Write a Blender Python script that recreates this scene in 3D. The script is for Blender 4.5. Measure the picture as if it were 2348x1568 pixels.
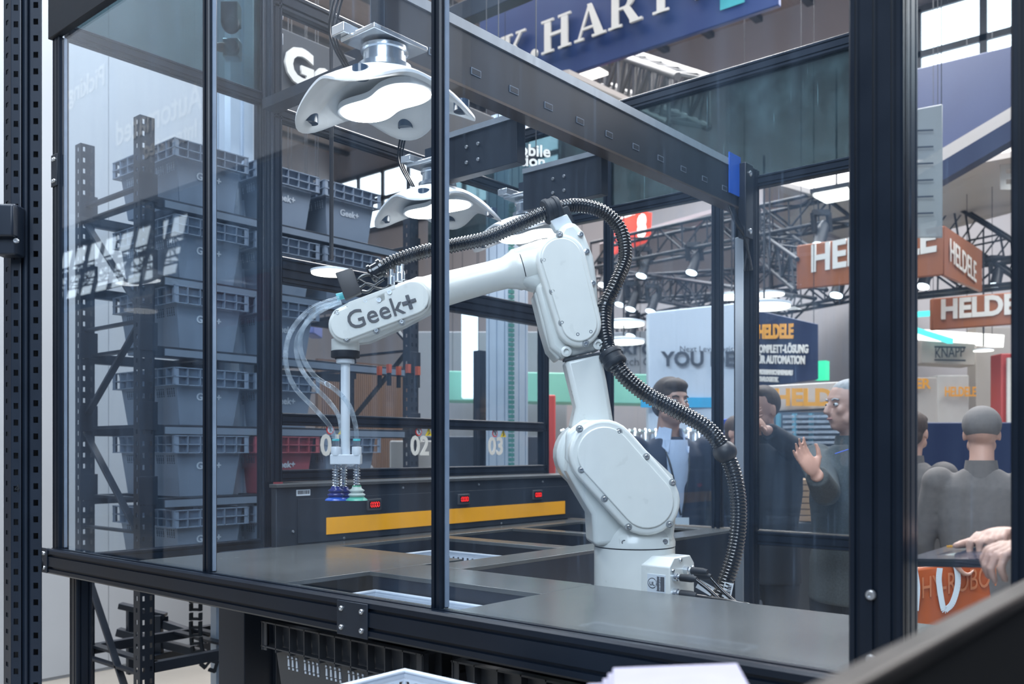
import bpy, math, random
from mathutils import Vector, Matrix
random.seed(7)
for o in list(bpy.data.objects): bpy.data.objects.remove(o)
SC = bpy.context.scene
COL = SC.collection
PI = math.pi
# ---------------------------------------------------------------- camera
# world: X and Y follow the two horizontal directions of the enclosure, Z up, metres
H = 1.45; FP = 2090.0; HY = 1032.0
TH = math.radians(40.36)
F = Vector((math.cos(TH), math.sin(TH), 0)); R = Vector((math.sin(TH), -math.cos(TH), 0))
cd = bpy.data.cameras.new('camera'); cam = bpy.data.objects.new('camera', cd); COL.objects.link(cam)
cam.location = (0, 0, H); cam.rotation_euler = (PI/2, 0, TH - PI/2)
cd.sensor_width = 36; cd.lens = FP*36/2348; cd.shift_y = (HY-784)/2348
cd.clip_start = .05; cd.clip_end = 200
cd.dof.use_dof = True; cd.dof.focus_distance = 2.45; cd.dof.aperture_fstop = 4.5
SC.camera = cam
# ---------------------------------------------------------------- world, hall light with added fills, exposure
w = bpy.data.worlds.new('world'); SC.world = w; w.use_nodes = True
bg = w.node_tree.nodes['Background']; bg.inputs[0].default_value = (.40, .58, .88, 1); bg.inputs[1].default_value = .24
SC.view_settings.view_transform = 'Standard'; SC.view_settings.look = 'None'
SC.view_settings.gamma = 1; SC.view_settings.exposure = .0; SC.view_settings.use_curve_mapping = False
SC.cycles.transparent_max_bounces = 24
SC.cycles.sample_clamp_indirect = 6
def area(name, loc, size, power, color, rot=(0,0,0), sy=None):
    l = bpy.data.lights.new(name, 'AREA'); l.energy = power; l.color = color; l.size = size
    if sy: l.shape = 'RECTANGLE'; l.size_y = sy
    o = bpy.data.objects.new(name, l); COL.objects.link(o); o.location = loc; o.rotation_euler = rot; return o
area('hall_fill', (1.0, 1.0, 6.5), 3.0, 520, (.90,.95,1), (0,0,0), 3)
area('hall_fill', (1.6, 5.0, 5.9), 2.5, 250, (.86,.93,1), (0,0,0), 1.5)  # unseen fill added to brighten the left wall and totes
area('hall_fill', (9, 7, 8.9), 6, 2600, (1,.95,.92), (0,0,0), 6)
area('hall_fill', (8.5, 1, 6.3), 5, 800, (1,.95,.92), (0,0,0), 5)
area('hall_fill', (-2.5, -1.0, 4.5), 3, 300, (.80,.90,1), (math.radians(48), 0, math.radians(-62)), 3)  # unseen front fill added to brighten the robot's near faces
area('hall_fill', (1.5, 11.5, 8.5), 3, 500, (.92,.96,1), (0, math.radians(55), 0), 3)  # unseen lamp added to brighten the booth wall mirrored in the panes
# ---------------------------------------------------------------- rays of the reference view -> points on real planes
def D(px, py): return F + R*((px-1174)/FP) + Vector((0,0,(HY-py)/FP))
C0 = Vector((0,0,H))
def onX(px, py, X): d = D(px,py); return C0 + d*(X/d.x)
def onY(px, py, Y): d = D(px,py); return C0 + d*(Y/d.y)
def onZ(px, py, Z): d = D(px,py); return C0 + d*((Z-H)/d.z)
def at(px, py, t): return C0 + D(px,py)*t
# ---------------------------------------------------------------- materials
MATS = {}
def pm(name, col, rough=.5, metal=0, var=.06, scale=12, bump=0, coat=0, spec=.5, em=None, ems=0, bscale=None, stretch=None, trans=0, alpha=1):
    if name in MATS: return MATS[name]
    m = bpy.data.materials.new(name); m.use_nodes = True; MATS[name] = m
    nt = m.node_tree; b = nt.nodes['Principled BSDF']
    b.inputs['Roughness'].default_value = rough; b.inputs['Metallic'].default_value = metal
    b.inputs['Coat Weight'].default_value = coat; b.inputs['Specular IOR Level'].default_value = spec
    b.inputs['Transmission Weight'].default_value = trans; b.inputs['Alpha'].default_value = alpha
    tc = nt.nodes.new('ShaderNodeTexCoord'); mp = nt.nodes.new('ShaderNodeMapping')
    nt.links.new(tc.outputs['Object'], mp.inputs[0])
    if stretch: mp.inputs['Scale'].default_value = stretch
    n = nt.nodes.new('ShaderNodeTexNoise'); n.inputs['Scale'].default_value = scale; n.inputs['Detail'].default_value = 5
    nt.links.new(mp.outputs[0], n.inputs[0])
    cr = nt.nodes.new('ShaderNodeMix'); cr.data_type = 'RGBA'
    cr.inputs[6].default_value = (*[max(0,c*(1-var*1.6)) for c in col], 1); cr.inputs[7].default_value = (*[min(1,c*(1+var*1.6)) for c in col], 1)
    nt.links.new(n.outputs[0], cr.inputs[0]); nt.links.new(cr.outputs[2], b.inputs['Base Color'])
    mr = nt.nodes.new('ShaderNodeMapRange'); mr.inputs[3].default_value = max(.02,rough-.07); mr.inputs[4].default_value = min(1,rough+.07)
    nt.links.new(n.outputs[0], mr.inputs[0]); nt.links.new(mr.outputs[0], b.inputs['Roughness'])
    if bump:
        n2 = nt.nodes.new('ShaderNodeTexNoise'); n2.inputs['Scale'].default_value = bscale or scale*12; n2.inputs['Detail'].default_value = 3
        nt.links.new(mp.outputs[0], n2.inputs[0])
        bp = nt.nodes.new('ShaderNodeBump'); bp.inputs['Strength'].default_value = bump; bp.inputs['Distance'].default_value = .002
        nt.links.new(n2.outputs[0], bp.inputs['Height']); nt.links.new(bp.outputs[0], b.inputs['Normal'])
    if em: b.inputs['Emission Color'].default_value = (*em,1); b.inputs['Emission Strength'].default_value = ems
    return m
def glass(name, tint=(.86,.92,.97), haze=.05, hazecol=(.38,.58,.88), ior=1.5, streak=(3,3,.35), rough=.0):
    m = bpy.data.materials.new(name); m.use_nodes = True; nt = m.node_tree
    for n in list(nt.nodes): nt.nodes.remove(n)
    out = nt.nodes.new('ShaderNodeOutputMaterial'); tr = nt.nodes.new('ShaderNodeBsdfTransparent'); tr.inputs[0].default_value = (*tint,1)
    gl = nt.nodes.new('ShaderNodeBsdfGlossy'); gl.inputs['Roughness'].default_value = rough; gl.inputs[0].default_value = (.95,.97,1,1)
    lw = nt.nodes.new('ShaderNodeLayerWeight'); lw.inputs[0].default_value = .5
    pw = nt.nodes.new('ShaderNodeMath'); pw.operation = 'POWER'; pw.inputs[1].default_value = 5; nt.links.new(lw.outputs['Facing'], pw.inputs[0])
    fr = nt.nodes.new('ShaderNodeMath'); fr.operation = 'MULTIPLY_ADD'; fr.inputs[1].default_value = .85; fr.inputs[2].default_value = (ior-1)*.05
    nt.links.new(pw.outputs[0], fr.inputs[0])
    mx = nt.nodes.new('ShaderNodeMixShader'); nt.links.new(fr.outputs[0], mx.inputs[0]); nt.links.new(tr.outputs[0], mx.inputs[1]); nt.links.new(gl.outputs[0], mx.inputs[2])
    df = nt.nodes.new('ShaderNodeBsdfDiffuse'); df.inputs[0].default_value = (*hazecol,1)
    tl = nt.nodes.new('ShaderNodeBsdfTranslucent'); tl.inputs[0].default_value = (*hazecol,1)
    ad = nt.nodes.new('ShaderNodeMixShader'); ad.inputs[0].default_value = .5; nt.links.new(df.outputs[0], ad.inputs[1]); nt.links.new(tl.outputs[0], ad.inputs[2])
    tc = nt.nodes.new('ShaderNodeTexCoord'); mp = nt.nodes.new('ShaderNodeMapping'); mp.inputs['Scale'].default_value = streak
    nt.links.new(tc.outputs['Object'], mp.inputs[0])
    n = nt.nodes.new('ShaderNodeTexNoise'); n.inputs['Scale'].default_value = 5; n.inputs['Detail'].default_value = 8; n.inputs['Roughness'].default_value = .65
    nt.links.new(mp.outputs[0], n.inputs[0])
    mr = nt.nodes.new('ShaderNodeMapRange'); mr.inputs[1].default_value = .42; mr.inputs[2].default_value = .75; mr.inputs[3].default_value = haze*.35; mr.inputs[4].default_value = haze*3
    nt.links.new(n.outputs[0], mr.inputs[0])
    mp2 = nt.nodes.new('ShaderNodeMapping'); mp2.inputs['Rotation'].default_value = (math.radians(28),0,0); mp2.inputs['Scale'].default_value = (1,60,1.6)
    nt.links.new(tc.outputs['Object'], mp2.inputs[0]); n2 = nt.nodes.new('ShaderNodeTexNoise'); n2.inputs['Scale'].default_value = 2.2; n2.inputs['Detail'].default_value = 4
    nt.links.new(mp2.outputs[0], n2.inputs[0]); m3 = nt.nodes.new('ShaderNodeMapRange'); m3.inputs[1].default_value = .66; m3.inputs[2].default_value = .80; m3.inputs[3].default_value = 0; m3.inputs[4].default_value = haze*9
    nt.links.new(n2.outputs[0], m3.inputs[0]); sm = nt.nodes.new('ShaderNodeMath'); sm.operation='ADD'; nt.links.new(mr.outputs[0], sm.inputs[0]); nt.links.new(m3.outputs[0], sm.inputs[1])
    m2 = nt.nodes.new('ShaderNodeMixShader'); nt.links.new(sm.outputs[0], m2.inputs[0]); nt.links.new(mx.outputs[0], m2.inputs[1]); nt.links.new(ad.outputs[0], m2.inputs[2])
    nt.links.new(m2.outputs[0], out.inputs[0]); MATS[name] = m; return m
def emit(name, col, s):
    return pm(name, col, .5, 0, 0, em=col, ems=s)
black = pm('anodised_black', (.005,.010,.020), .34, .1, .2, 8, spec=.35)
blackpost = pm('powder_black', (.010,.017,.030), .42, .1, .15, 20, bump=.08)
blackmatt = pm('matt_black', (.004,.008,.015), .6, 0, .2, 10)
rackm = pm('rack_dark_steel', (.016,.022,.034), .42, .3, .2, 9)
steel_blue = pm('rack_steel_blue', (.009,.017,.033), .42, .15, .2, 9, bump=.05)
alu = pm('brushed_aluminium', (.55,.62,.70), .32, .85, .08, 30, stretch=(1,1,.1))
alum = pm('machined_aluminium', (.72,.77,.82), .22, .9, .06, 40)
grey_col = pm('column_grey', (.50,.58,.68), .45, .3, .08, 6)
robotw = pm('robot_paint', (.72,.75,.73), .30, 0, .035, 25, bump=.03, coat=.35)
robotw2 = pm('robot_casting_paint', (.66,.70,.69), .33, 0, .04, 25, bump=.03, coat=.3)
white = pm('white_paint', (.62,.68,.74), .4, 0, .04, 10)
darkgap = pm('seam_dark', (.03,.035,.04), .6)
gtext = pm('grey_print', (.075,.080,.095), .5, 0, .03)
screwm = pm('screw_steel', (.60,.63,.66), .25, .9)
rubber = pm('hose_black', (.004,.005,.007), .16, 0, .2, 20, coat=.6)
tablem = pm('tabletop_laminate', (.115,.125,.13), .24, .35, .10, 5, bump=.02)
edgem = pm('board_edge', (.35,.36,.36), .5)
boltm = pm('zinc_bolt', (.55,.58,.62), .3, .9)
orange = pm('orange_stripe', (.97,.43,.015), .5, 0, .03, 30)
machm = pm('machine_powder_black', (.018,.027,.042), .5, .1, .12, 14, bump=.05)
glassf = glass('front_acrylic', (.955,.975,.992), .009, streak=(2.5,2.5,.16))
glassi = glass('inner_acrylic', (.93,.965,.985), .012)
glassd = glass('tinted_film', (.30,.38,.40), .05, (.22,.36,.42), 1.6, (2.2,2.2,1.4))
tubem = glass('clear_hose', (.90,.94,.96), .15, (.70,.80,.9), 1.9, (6,6,6))
# ---------------------------------------------------------------- mesh builder
class MB:
    def __init__(s): s.v=[]; s.f=[]
    def add(s, vs, fs):
        b=len(s.v); s.v += [Vector(v) for v in vs]; s.f += [tuple(i+b for i in f) for f in fs]; return s
    def box(s, x0,y0,z0,x1,y1,z1):
        x0,x1=sorted((x0,x1)); y0,y1=sorted((y0,y1)); z0,z1=sorted((z0,z1))
        return s.add([(x0,y0,z0),(x1,y0,z0),(x1,y1,z0),(x0,y1,z0),(x0,y0,z1),(x1,y0,z1),(x1,y1,z1),(x0,y1,z1)],
            [(0,3,2,1),(4,5,6,7),(0,1,5,4),(1,2,6,5),(2,3,7,6),(3,0,4,7)])
    def obox(s, c, ex, ey, ez):   # centre and half vectors
        c=Vector(c); ex=Vector(ex); ey=Vector(ey); ez=Vector(ez)
        vs=[c+ex*i+ey*j+ez*k for k in(-1,1) for (i,j) in((-1,-1),(1,-1),(1,1),(-1,1))]
        return s.add(vs,[(0,3,2,1),(4,5,6,7),(0,1,5,4),(1,2,6,5),(2,3,7,6),(3,0,4,7)])
    def beam(s, a, b, w, h, up=(0,0,1)):
        a=Vector(a); b=Vector(b); d=(b-a).normalized(); u=Vector(up)
        sd=d.cross(u)
        if sd.length<1e-4: sd=d.cross(Vector((1,0,0)))
        sd.normalize(); u=sd.cross(d)
        return s.obox((a+b)/2, (b-a)/2, sd*w/2, u*h/2)
    def prism(s, pts, ext):
        n=len(pts); ext=Vector(ext); pts=[Vector(p) for p in pts]
        return s.add(pts+[p+ext for p in pts], [tuple(range(n)), tuple(range(2*n-1,n-1,-1))]+[(i,i+n,(i+1)%n+n,(i+1)%n) for i in range(n)])
    def loft(s, rings, caps=True):
        n=len(rings[0]); b=len(s.v)
        for r in rings: s.v += [Vector(p) for p in r]
        for k in range(len(rings)-1):
            for i in range(n):
                j=(i+1)%n; s.f.append((b+k*n+i,b+k*n+j,b+(k+1)*n+j,b+(k+1)*n+i))
        if caps: s.f.append(tuple(b+i for i in range(n))[::-1]); s.f.append(tuple(b+(len(rings)-1)*n+i for i in range(n)))
        return s
    def tube(s, pts, rad, n=10, caps=True):
        pts=[Vector(p) for p in pts]; m=len(pts)
        if not hasattr(rad,'__len__'): rad=[rad]*m
        d0=(pts[1]-pts[0]).normalized(); u=d0.orthogonal().normalized(); rings=[]
        for i,p in enumerate(pts):
            d=(pts[min(i+1,m-1)]-pts[max(i-1,0)])
            if d.length<1e-9: d=d0
            d.normalize(); u=(u-d*u.dot(d)); u.normalize(); w_=d.cross(u)
            rings.append([p+(u*math.cos(a)+w_*math.sin(a))*rad[i] for a in [2*PI*k/n for k in range(n)]])
        return s.loft(rings,caps)
    def lathe(s, o, ax, prof, n=24):   # prof: (radius, height) along axis
        o=Vector(o); ax=Vector(ax).normalized(); u=ax.orthogonal().normalized(); w_=ax.cross(u)
        return s.loft([[o+ax*h+(u*math.cos(a)+w_*math.sin(a))*max(r,1e-4) for a in [2*PI*k/n for k in range(n)]] for r,h in prof])
    def ball(s, c, rx, ry=None, rz=None, n=14, m=9, rot=None):
        ry=ry or rx; rz=rz or rx; c=Vector(c); rings=[]
        for k in range(m+1):
            ph=PI*(k+.02)/(m+.04)
            ring=[]
            for i in range(n):
                a=2*PI*i/n; v=Vector((rx*math.sin(ph)*math.cos(a), ry*math.sin(ph)*math.sin(a), -rz*math.cos(ph)))
                ring.append(c+(rot@v if rot else v))
            rings.append(ring)
        return s.loft(rings)
    def perf(s, O, U, V, nu, nv, hu, hv, N):  # perforated sheet: nu x nv cells, hole share hu,hv, thickness vector N
        O=Vector(O); U=Vector(U)/nu; V=Vector(V)/nv; N=Vector(N)
        for i in range(nu):
            for j in range(nv):
                o=O+U*i+V*j; a=(1-hu)/2; b_=(1-hv)/2
                q=[o,o+U,o+U+V,o+V]; h=[o+U*a+V*b_, o+U*(1-a)+V*b_, o+U*(1-a)+V*(1-b_), o+U*a+V*(1-b_)]
                vs=q+h+[p+N for p in q+h]
                fs=[(k,(k+1)%4,(k+1)%4+4,k+4) for k in range(4)]+[(k+8,k+12,(k+1)%4+12,(k+1)%4+8) for k in range(4)]+[(k+4,(k+1)%4+4,(k+1)%4+12,k+12) for k in range(4)]
                s.add(vs,fs)
        return s
    def build(s, name, mat, parent=None, smooth=None, bevel=0, seg=2, remesh=0, smoothit=0, solid=0):
        off=Vector((0,0,0)); q=parent
        while q is not None: off+=q.location; q=q.parent
        me=bpy.data.meshes.new(name); me.from_pydata([v-off for v in s.v],[],s.f); me.validate()
        me.materials.append(mat)
        o=bpy.data.objects.new(name,me); COL.objects.link(o)
        if parent is not None: o.parent=parent
        if smooth:
            me.polygons.foreach_set('use_smooth',[True]*len(me.polygons)); me.set_sharp_from_angle(angle=math.radians(smooth))
        if solid: md=o.modifiers.new('t','SOLIDIFY'); md.thickness=solid; md.offset=0
        if bevel:
            md=o.modifiers.new('b','BEVEL'); md.width=bevel; md.segments=seg; md.limit_method='ANGLE'; md.angle_limit=math.radians(40); md.harden_normals=False
            me.polygons.foreach_set('use_smooth',[True]*len(me.polygons)); me.set_sharp_from_angle(angle=math.radians(smooth or 35))
        if remesh:
            md=o.modifiers.new('r','REMESH'); md.mode='VOXEL'; md.voxel_size=remesh; md.use_smooth_shade=True
            if smoothit: md=o.modifiers.new('s','SMOOTH'); md.iterations=smoothit; md.factor=.6
        return o
def thing(name, label, cat, loc, group=None):
    o=bpy.data.objects.new(name,None); COL.objects.link(o); o.location=loc; o.empty_display_size=.1
    o['label']=label; o['category']=cat
    if group: o['group']=group
    return o
def tag(o, label, cat, group=None, kind=None):
    o['label']=label; o['category']=cat
    if group: o['group']=group
    if kind: o['kind']=kind
    return o
def recentre(o, loc):   # move the origin of a one-mesh thing to its base
    loc=Vector(loc); o.data.transform(Matrix.Translation(-loc)); o.location=loc; return o
def struct(o): o['kind']='structure'; return o
def dup(root, loc, label=None, group=None):
    r=root.copy(); COL.objects.link(r); r.location=loc
    if label: r['label']=label
    if group: r['group']=group
    def rec(a,b):
        for ch in a.children:
            c=ch.copy(); COL.objects.link(c); c.parent=b; rec(ch,c)
    rec(root,r); return r
def text(name, body, mat, O, U, V, size, parent=None, align='LEFT', ext=.002, off=0, sx=1.0, spacing=1.0):
    """flat extruded lettering: O start of baseline, U reading direction, V up"""
    cu=bpy.data.curves.new(name,'FONT'); cu.body=body; cu.size=size; cu.extrude=ext; cu.offset=off; cu.align_x=align; cu.space_character=spacing
    cu.resolution_u=3
    t=bpy.data.objects.new('tmp',cu); COL.objects.link(t); dg=bpy.context.evaluated_depsgraph_get()
    me=bpy.data.meshes.new_from_object(t.evaluated_get(dg)); bpy.data.objects.remove(t); me.name=name
    U=Vector(U).normalized(); V=Vector(V).normalized(); N=U.cross(V)
    O=Vector(O); offp=Vector((0,0,0)); q=parent
    while q is not None: offp+=q.location; q=q.parent
    M=Matrix(((U.x*sx,V.x,N.x,0),(U.y*sx,V.y,N.y,0),(U.z*sx,V.z,N.z,0),(0,0,0,1)))
    me.transform(Matrix.Translation(O-offp)@M); me.materials.clear(); me.materials.append(mat)
    o=bpy.data.objects.new(name,me); COL.objects.link(o)
    if parent is not None: o.parent=parent
    return o
def slotted(mb, x0,y0,z0,x1,y1,z1, axis, unit=.03, sd=.18, sw=.22):
    """aluminium extrusion with T-slots along the given axis"""
    if axis=='Z': A,B=(x0,x1),(y0,y1)
    elif axis=='X': A,B=(y0,y1),(z0,z1)
    else: A,B=(x0,x1),(z0,z1)
    a0,a1=sorted(A); b0,b1=sorted(B); c=.12*unit
    def side(L):
        n=max(1,round(L/unit)); u=L/n; r=[]
        for k in range(n):
            m=(k+.5)*u; r+=[(m-u*sw/2,0),(m-u*sw/2,u*sd),(m+u*sw/2,u*sd),(m+u*sw/2,0)]
        return [(c,0)]+r+[(L-c,0)]
    pts=[]
    for t,d in side(a1-a0): pts.append((a0+t,b0+d))
    for t,d in side(b1-b0): pts.append((a1-d,b0+t))
    for t,d in side(a1-a0): pts.append((a1-t,b1-d))
    for t,d in side(b1-b0): pts.append((a0+d,b1-t))
    if axis=='Z': P=[(p[0],p[1],z0) for p in pts]; E=(0,0,z1-z0)
    elif axis=='X': P=[(x0,p[0],p[1]) for p in pts]; E=(x1-x0,0,0)
    else: P=[(p[0],y0,p[1]) for p in pts]; E=(0,y1-y0,0)
    return mb.prism(P,E)
def catmull(P, n=8):
    P=[Vector(p) for p in P]; Q=[P[0]*2-P[1]]+P+[P[-1]*2-P[-2]]; out=[]
    for i in range(1,len(Q)-2):
        a,b,c,d=Q[i-1:i+3]
        for k in range(n):
            t=k/n; out.append(.5*((2*b)+(c-a)*t+(2*a-5*b+4*c-d)*t*t+(3*b-a-3*c+d)*t**3))
    out.append(P[-1]); return out
def bolt(parent, p, n, r=.006, name='bolt', mat=None):
    return MB().lathe(p, n, [(r,0),(r,.003),(r*.8,.005),(r*.4,.005),(r*.4,.003)], 12).build(name, mat or boltm, parent, smooth=40)
# ================================================================ SETTING
floorm = pm('floor_concrete', (.30,.28,.25), .55, 0, .18, 1.2, bump=.05, coat=.05)
struct(MB().box(-14,-14,-.1,40,34,0).build('floor', floorm))
wallm = pm('wall_grey_panel', (.36,.38,.41), .6, 0, .07, 1.3)
wl = struct(MB().box(1.5,5.94,0,4.22,6.04,6.2).build('wall_left', wallm))
for k in range(4):
    MB().box(1.5+k*.68+.002,5.925,.02,1.5+(k+1)*.68-.002,5.945,6.18).build('panel', wallm, wl)
# hall shell far behind
hallw = pm('hall_wall', (.34,.32,.33), .8, 0, .1, .6)
ceilm = pm('hall_roof_cladding', (.24,.20,.185), .8, 0, .12, 2, stretch=(1,14,1))
skyp = emit('skylight_daylight', (.80,.92,1.0), 3.4)
darkst = pm('hall_steel', (.06,.065,.075), .6, .2, .1)
ce = struct(MB().box(3.5,-8,9.6,34,22,9.8).build('ceiling', ceilm))
for k in range(30):   # corrugation ribs of the roof
    MB().box(3.5,-7.5+k,9.5,34,-7.36+k,9.6).build('rib', darkst, ce)
wb = struct(MB().box(-3,20,0,16.2,20.3,9.6).build('wall_back', hallw))
wr = struct(MB().box(16.1,-8,0,16.3,20,7.3).box(16.1,-8,8.8,16.3,20,9.6).box(16.1,5.7,7.3,16.3,12.2,8.8).build('wall_right', hallw))
def skylight(idx, O, U, V, nu, nv):
    O=Vector(O);U=Vector(U);V=Vector(V); N=U.cross(V).normalized()
    fr=MB(); 
    for i in range(nu+1): fr.beam(O+U*i/nu,O+U*i/nu+V,.11,.14,N)
    for j in range(nv+1): fr.beam(O+V*j/nv,O+V*j/nv+U,.11,.14,N)
    f=struct(fr.build('window_%d'%idx, darkst))
    for i in range(nu):
        for j in range(nv):
            a=O+U*((i+.5)/nu)+V*((j+.5)/nv)
            MB().obox(a,U*(.48/nu),V*(.48/nv),N*.01).build('pane', skyp, f)
    return f
skylight(1,(16.05,20,7.3),(0,-7.8,0),(0,0,1.5),8,2)
skylight(2,(16.05,5.7,7.3),(0,-10,0),(0,0,1.5),10,2)
# ================================================================ ENCLOSURE
cage = thing('safety_enclosure', 'black framed safety enclosure with clear panes around the white robot arm', 'enclosure', (1.376,.46,0))
FX=1.376
def post(x0,y0,x1,y1,z0,z1,unit=.03,nm='post'):
    m=MB(); slotted(m,x0,y0,z0,x1,y1,z1,'Z',unit); return m.build(nm,black,cage,smooth=30)
def rail(x0,y0,z0,x1,y1,z1,ax,unit=.03,nm='rail',mat=None,par=None):
    m=MB(); slotted(m,x0,y0,z0,x1,y1,z1,ax,unit); return m.build(nm,mat or black,par or cage,smooth=30)
p1=post(FX,3.212,1.412,3.262,1.03,2.873,.025)
p2=post(FX,2.270,1.404,2.303,1.112,3.0)
p3=post(FX,1.369,1.404,1.400,1.112,3.0)
p4=MB(); slotted(p4,FX,.425,0,1.45,.504,3.4,'Z',.026,.22,.3); p4=p4.build('post',black,cage,smooth=30)
p5=post(FX,.235,1.42,.285,0,3.4)
sealm=pm('seal_strip',(.30,.38,.50),.2,.3,.1,30)
for (x,y,z1) in ((1.398,3.209,2.87),(1.392,2.267,2.95),(1.394,1.366,2.95)):
    MB().box(x-.004,y,1.115,x+.006,y+.004,z1).build('seal_strip',sealm,cage)
rail(1.346,.504,1.028,1.392,3.262,1.112,'Y',.042,nm='bottom_rail')
rail(1.412,3.21,1.03,2.24,3.25,1.085,'X',.027,nm='side_rail')
rail(1.412,3.21,2.875,2.24,3.25,2.925,'X',.025,nm='side_rail')
MB().box(1.365,.3,2.873,1.39,3.27,3.35).build('header_panel',blackmatt,cage,bevel=.002)
post(2.19,3.20,2.24,3.25,0,3.4,.025)
post(1.40,3.13,1.455,3.185,0,1.028,.027,'leg')
post(1.40,.52,1.455,.575,0,1.028,.027,'leg')
# panes
MB().box(1.383,2.303,1.112,1.387,3.212,2.873).build('glass_pane',glassf,cage)
MB().box(1.383,1.400,1.112,1.387,2.270,2.873).build('glass_pane',glassf,cage)
MB().box(1.383,.504,1.112,1.387,1.369,2.873).build('glass_pane',glassf,cage)
MB().box(1.395,.285,.6,1.399,.425,3.35).build('glass_pane',glassi,cage)
MB().box(1.416,3.226,1.085,2.19,3.230,2.875).build('glass_pane',glassi,cage)
MB().box(1.416,3.226,2.925,2.19,3.230,3.35).build('tinted_panel',glassd,cage)
# corner and splice plates
def plate(x,y0,y1,z0,z1,par=cage):
    pl=MB().box(x-.004,y0,z0,x,y1,z1).build('connector_plate',blackpost,par,bevel=.0015)
    for yy in (y0+.018,y1-.018):
        for zz in (z0+.018,z1-.018): bolt(pl,(x-.004,yy,zz),(-1,0,0),.0065)
plate(FX,3.215,3.263,2.36,2.47); plate(1.346,3.225,3.268,1.03,1.115); plate(1.346,1.565,1.672,1.026,1.105)
for zz in (1.235,1.14): bolt(cage,(FX,.470,zz),(-1,0,0),.008)
# far end wall at X = 3.6
EX=3.6
post(EX,2.45,EX+.04,2.49,1.05,3.06); post(EX,1.875,EX+.04,1.918,1.05,2.60)
rail(EX,1.22,1.05,EX+.045,2.9,1.11,'Y',.03); rail(EX,1.22,2.56,EX+.045,3.7,2.61,'Y',.025); rail(EX,1.22,3.04,EX+.045,3.7,3.10,'Y',.03)
MB().box(EX+.002,1.21,1.110,EX+.043,2.9,1.114).build('rail_glint',pm('rail_glint',(.55,.50,.45),.25,.8),cage)  # bright strip paints the light reflected along the rail top
MB().box(EX+.02,1.22,2.61,EX+.024,3.7,3.04).build('tinted_panel',glassd,cage)
MB().box(EX+.02,1.22,1.11,EX+.024,1.70,2.56).build('glass_pane',glassi,cage)
MB().box(EX+.02,1.79,1.11,EX+.024,1.875,2.56).build('glass_pane',glassi,cage)
MB().box(EX+.02,1.918,1.11,EX+.024,2.45,2.56).build('glass_pane',glassi,cage)
post(EX-.04,1.70,EX+.02,1.79,0,2.63,.03,'post')
MB().box(EX-.046,1.742,.6,EX-.04,1.781,2.35).build('cable_duct',alu,cage,bevel=.001)
# near right console edge (foreground)
# ================================================================ OVERHEAD BEAMS
gan = thing('overhead_beam_frame','dark overhead beam frame with pale top edges above the robot arm','beam',(2.5,1.76,2.3))
GY=1.735
MB().box(1.544,GY,2.46,3.57,1.79,2.612).build('main_beam',blackpost,gan,bevel=.002)
MB().box(1.544,GY-.004,2.612,3.57,1.79,2.640).build('top_edge',alu,gan)
MB().box(1.544,GY-.003,2.452,3.57,1.79,2.46).build('bottom_edge',pm('bronze_edge',(.09,.07,.06),.4,.4),gan)
stm=pm('label_frame',(.16,.20,.26),.5)
for k in range(11):
    x=1.70+k*.165
    lb=MB().box(x,GY-.0015,2.50,x+.04,GY,2.52).build('beam_label',stm,gan); MB().box(x+.003,GY-.0022,2.503,x+.037,GY-.001,2.517).build('label_face',blackpost,lb)
for X,y1,z0,z1 in ((2.15,2.13,2.33,2.465),(2.60,2.14,2.33,2.465)):
    MB().box(X-.02,1.79,z0,X+.02,y1,z1).build('cross_beam',blackpost,gan,bevel=.002)
    MB().box(X-.024,1.79,z1,X+.02,y1,z1+.018).build('top_edge',alu,gan)
    for yy in (1.95,2.0):
        for zz in (2.37,2.42): bolt(gan,(X-.02,yy,zz),(-1,0,0),.006)
MB().box(1.57,1.79,2.455,1.62,2.30,2.485).build('cross_beam',blackpost,gan)
br=MB().box(3.49,1.70,2.33,3.56,1.735,2.64).build('end_bracket',blackpost,gan,bevel=.003)
for zz in (2.36,2.60): bolt(br,(3.53,1.70,zz),(0,-1,0),.012)
MB().box(3.40,1.728,2.50,3.50,1.732,2.665).build('blue_sticker',pm('blue_film',(.01,.10,.55),.3,em=None),gan)['label']='blue plastic sticker'
for k in range(4):
    MB().tube(catmull([(3.42+k*.012,1.74,2.45),(3.44+k*.012,1.72,2.38),(3.50+k*.01,1.71,2.33),(3.545,1.70+.01*k,2.20)],5),.006,6).build('cable',rubber,gan,smooth=60)
# ================================================================ WORK TABLE
tab = thing('work_table','grey laminate work table with rectangular cut-outs around the robot arm','table',(2.4,1.8,0))
T=1.11; t0=1.098
def sheet(x0,y0,x1,y1):
    s=MB().box(x0,y0,t0,x1,y1,T).build('tabletop',tablem,tab,bevel=.0012)
    return s
sheet(1.393,.50,1.885,1.344); sheet(1.69,1.344,1.895,1.962); sheet(1.393,1.962,2.07,2.698)
sheet(1.895,1.80,3.60,1.93); sheet(2.52,1.93,2.60,2.565); sheet(3.02,1.93,3.08,2.565); sheet(3.52,1.93,3.60,2.698); sheet(2.07,2.565,3.52,2.698)
sheet(1.393,1.344,1.41,1.962)
wallp=pm('well_panel',(.014,.022,.038),.35,.1,.2,6)
m=MB()
for x0,y0,x1,y1 in ((1.9,1.80,3.6,1.812),(2.06,1.94,2.07,2.56),(2.07,2.565,3.52,2.575),(1.88,.5,1.89,1.34)):
    MB().box(x0,y0,.62,x1,y1,t0).build('well_panel',wallp,tab)
MB().box(1.692,1.35,.70,1.70,1.95,t0).build('well_panel',wallp,tab)  # dark panel added so the near basket's holes read dark
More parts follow.
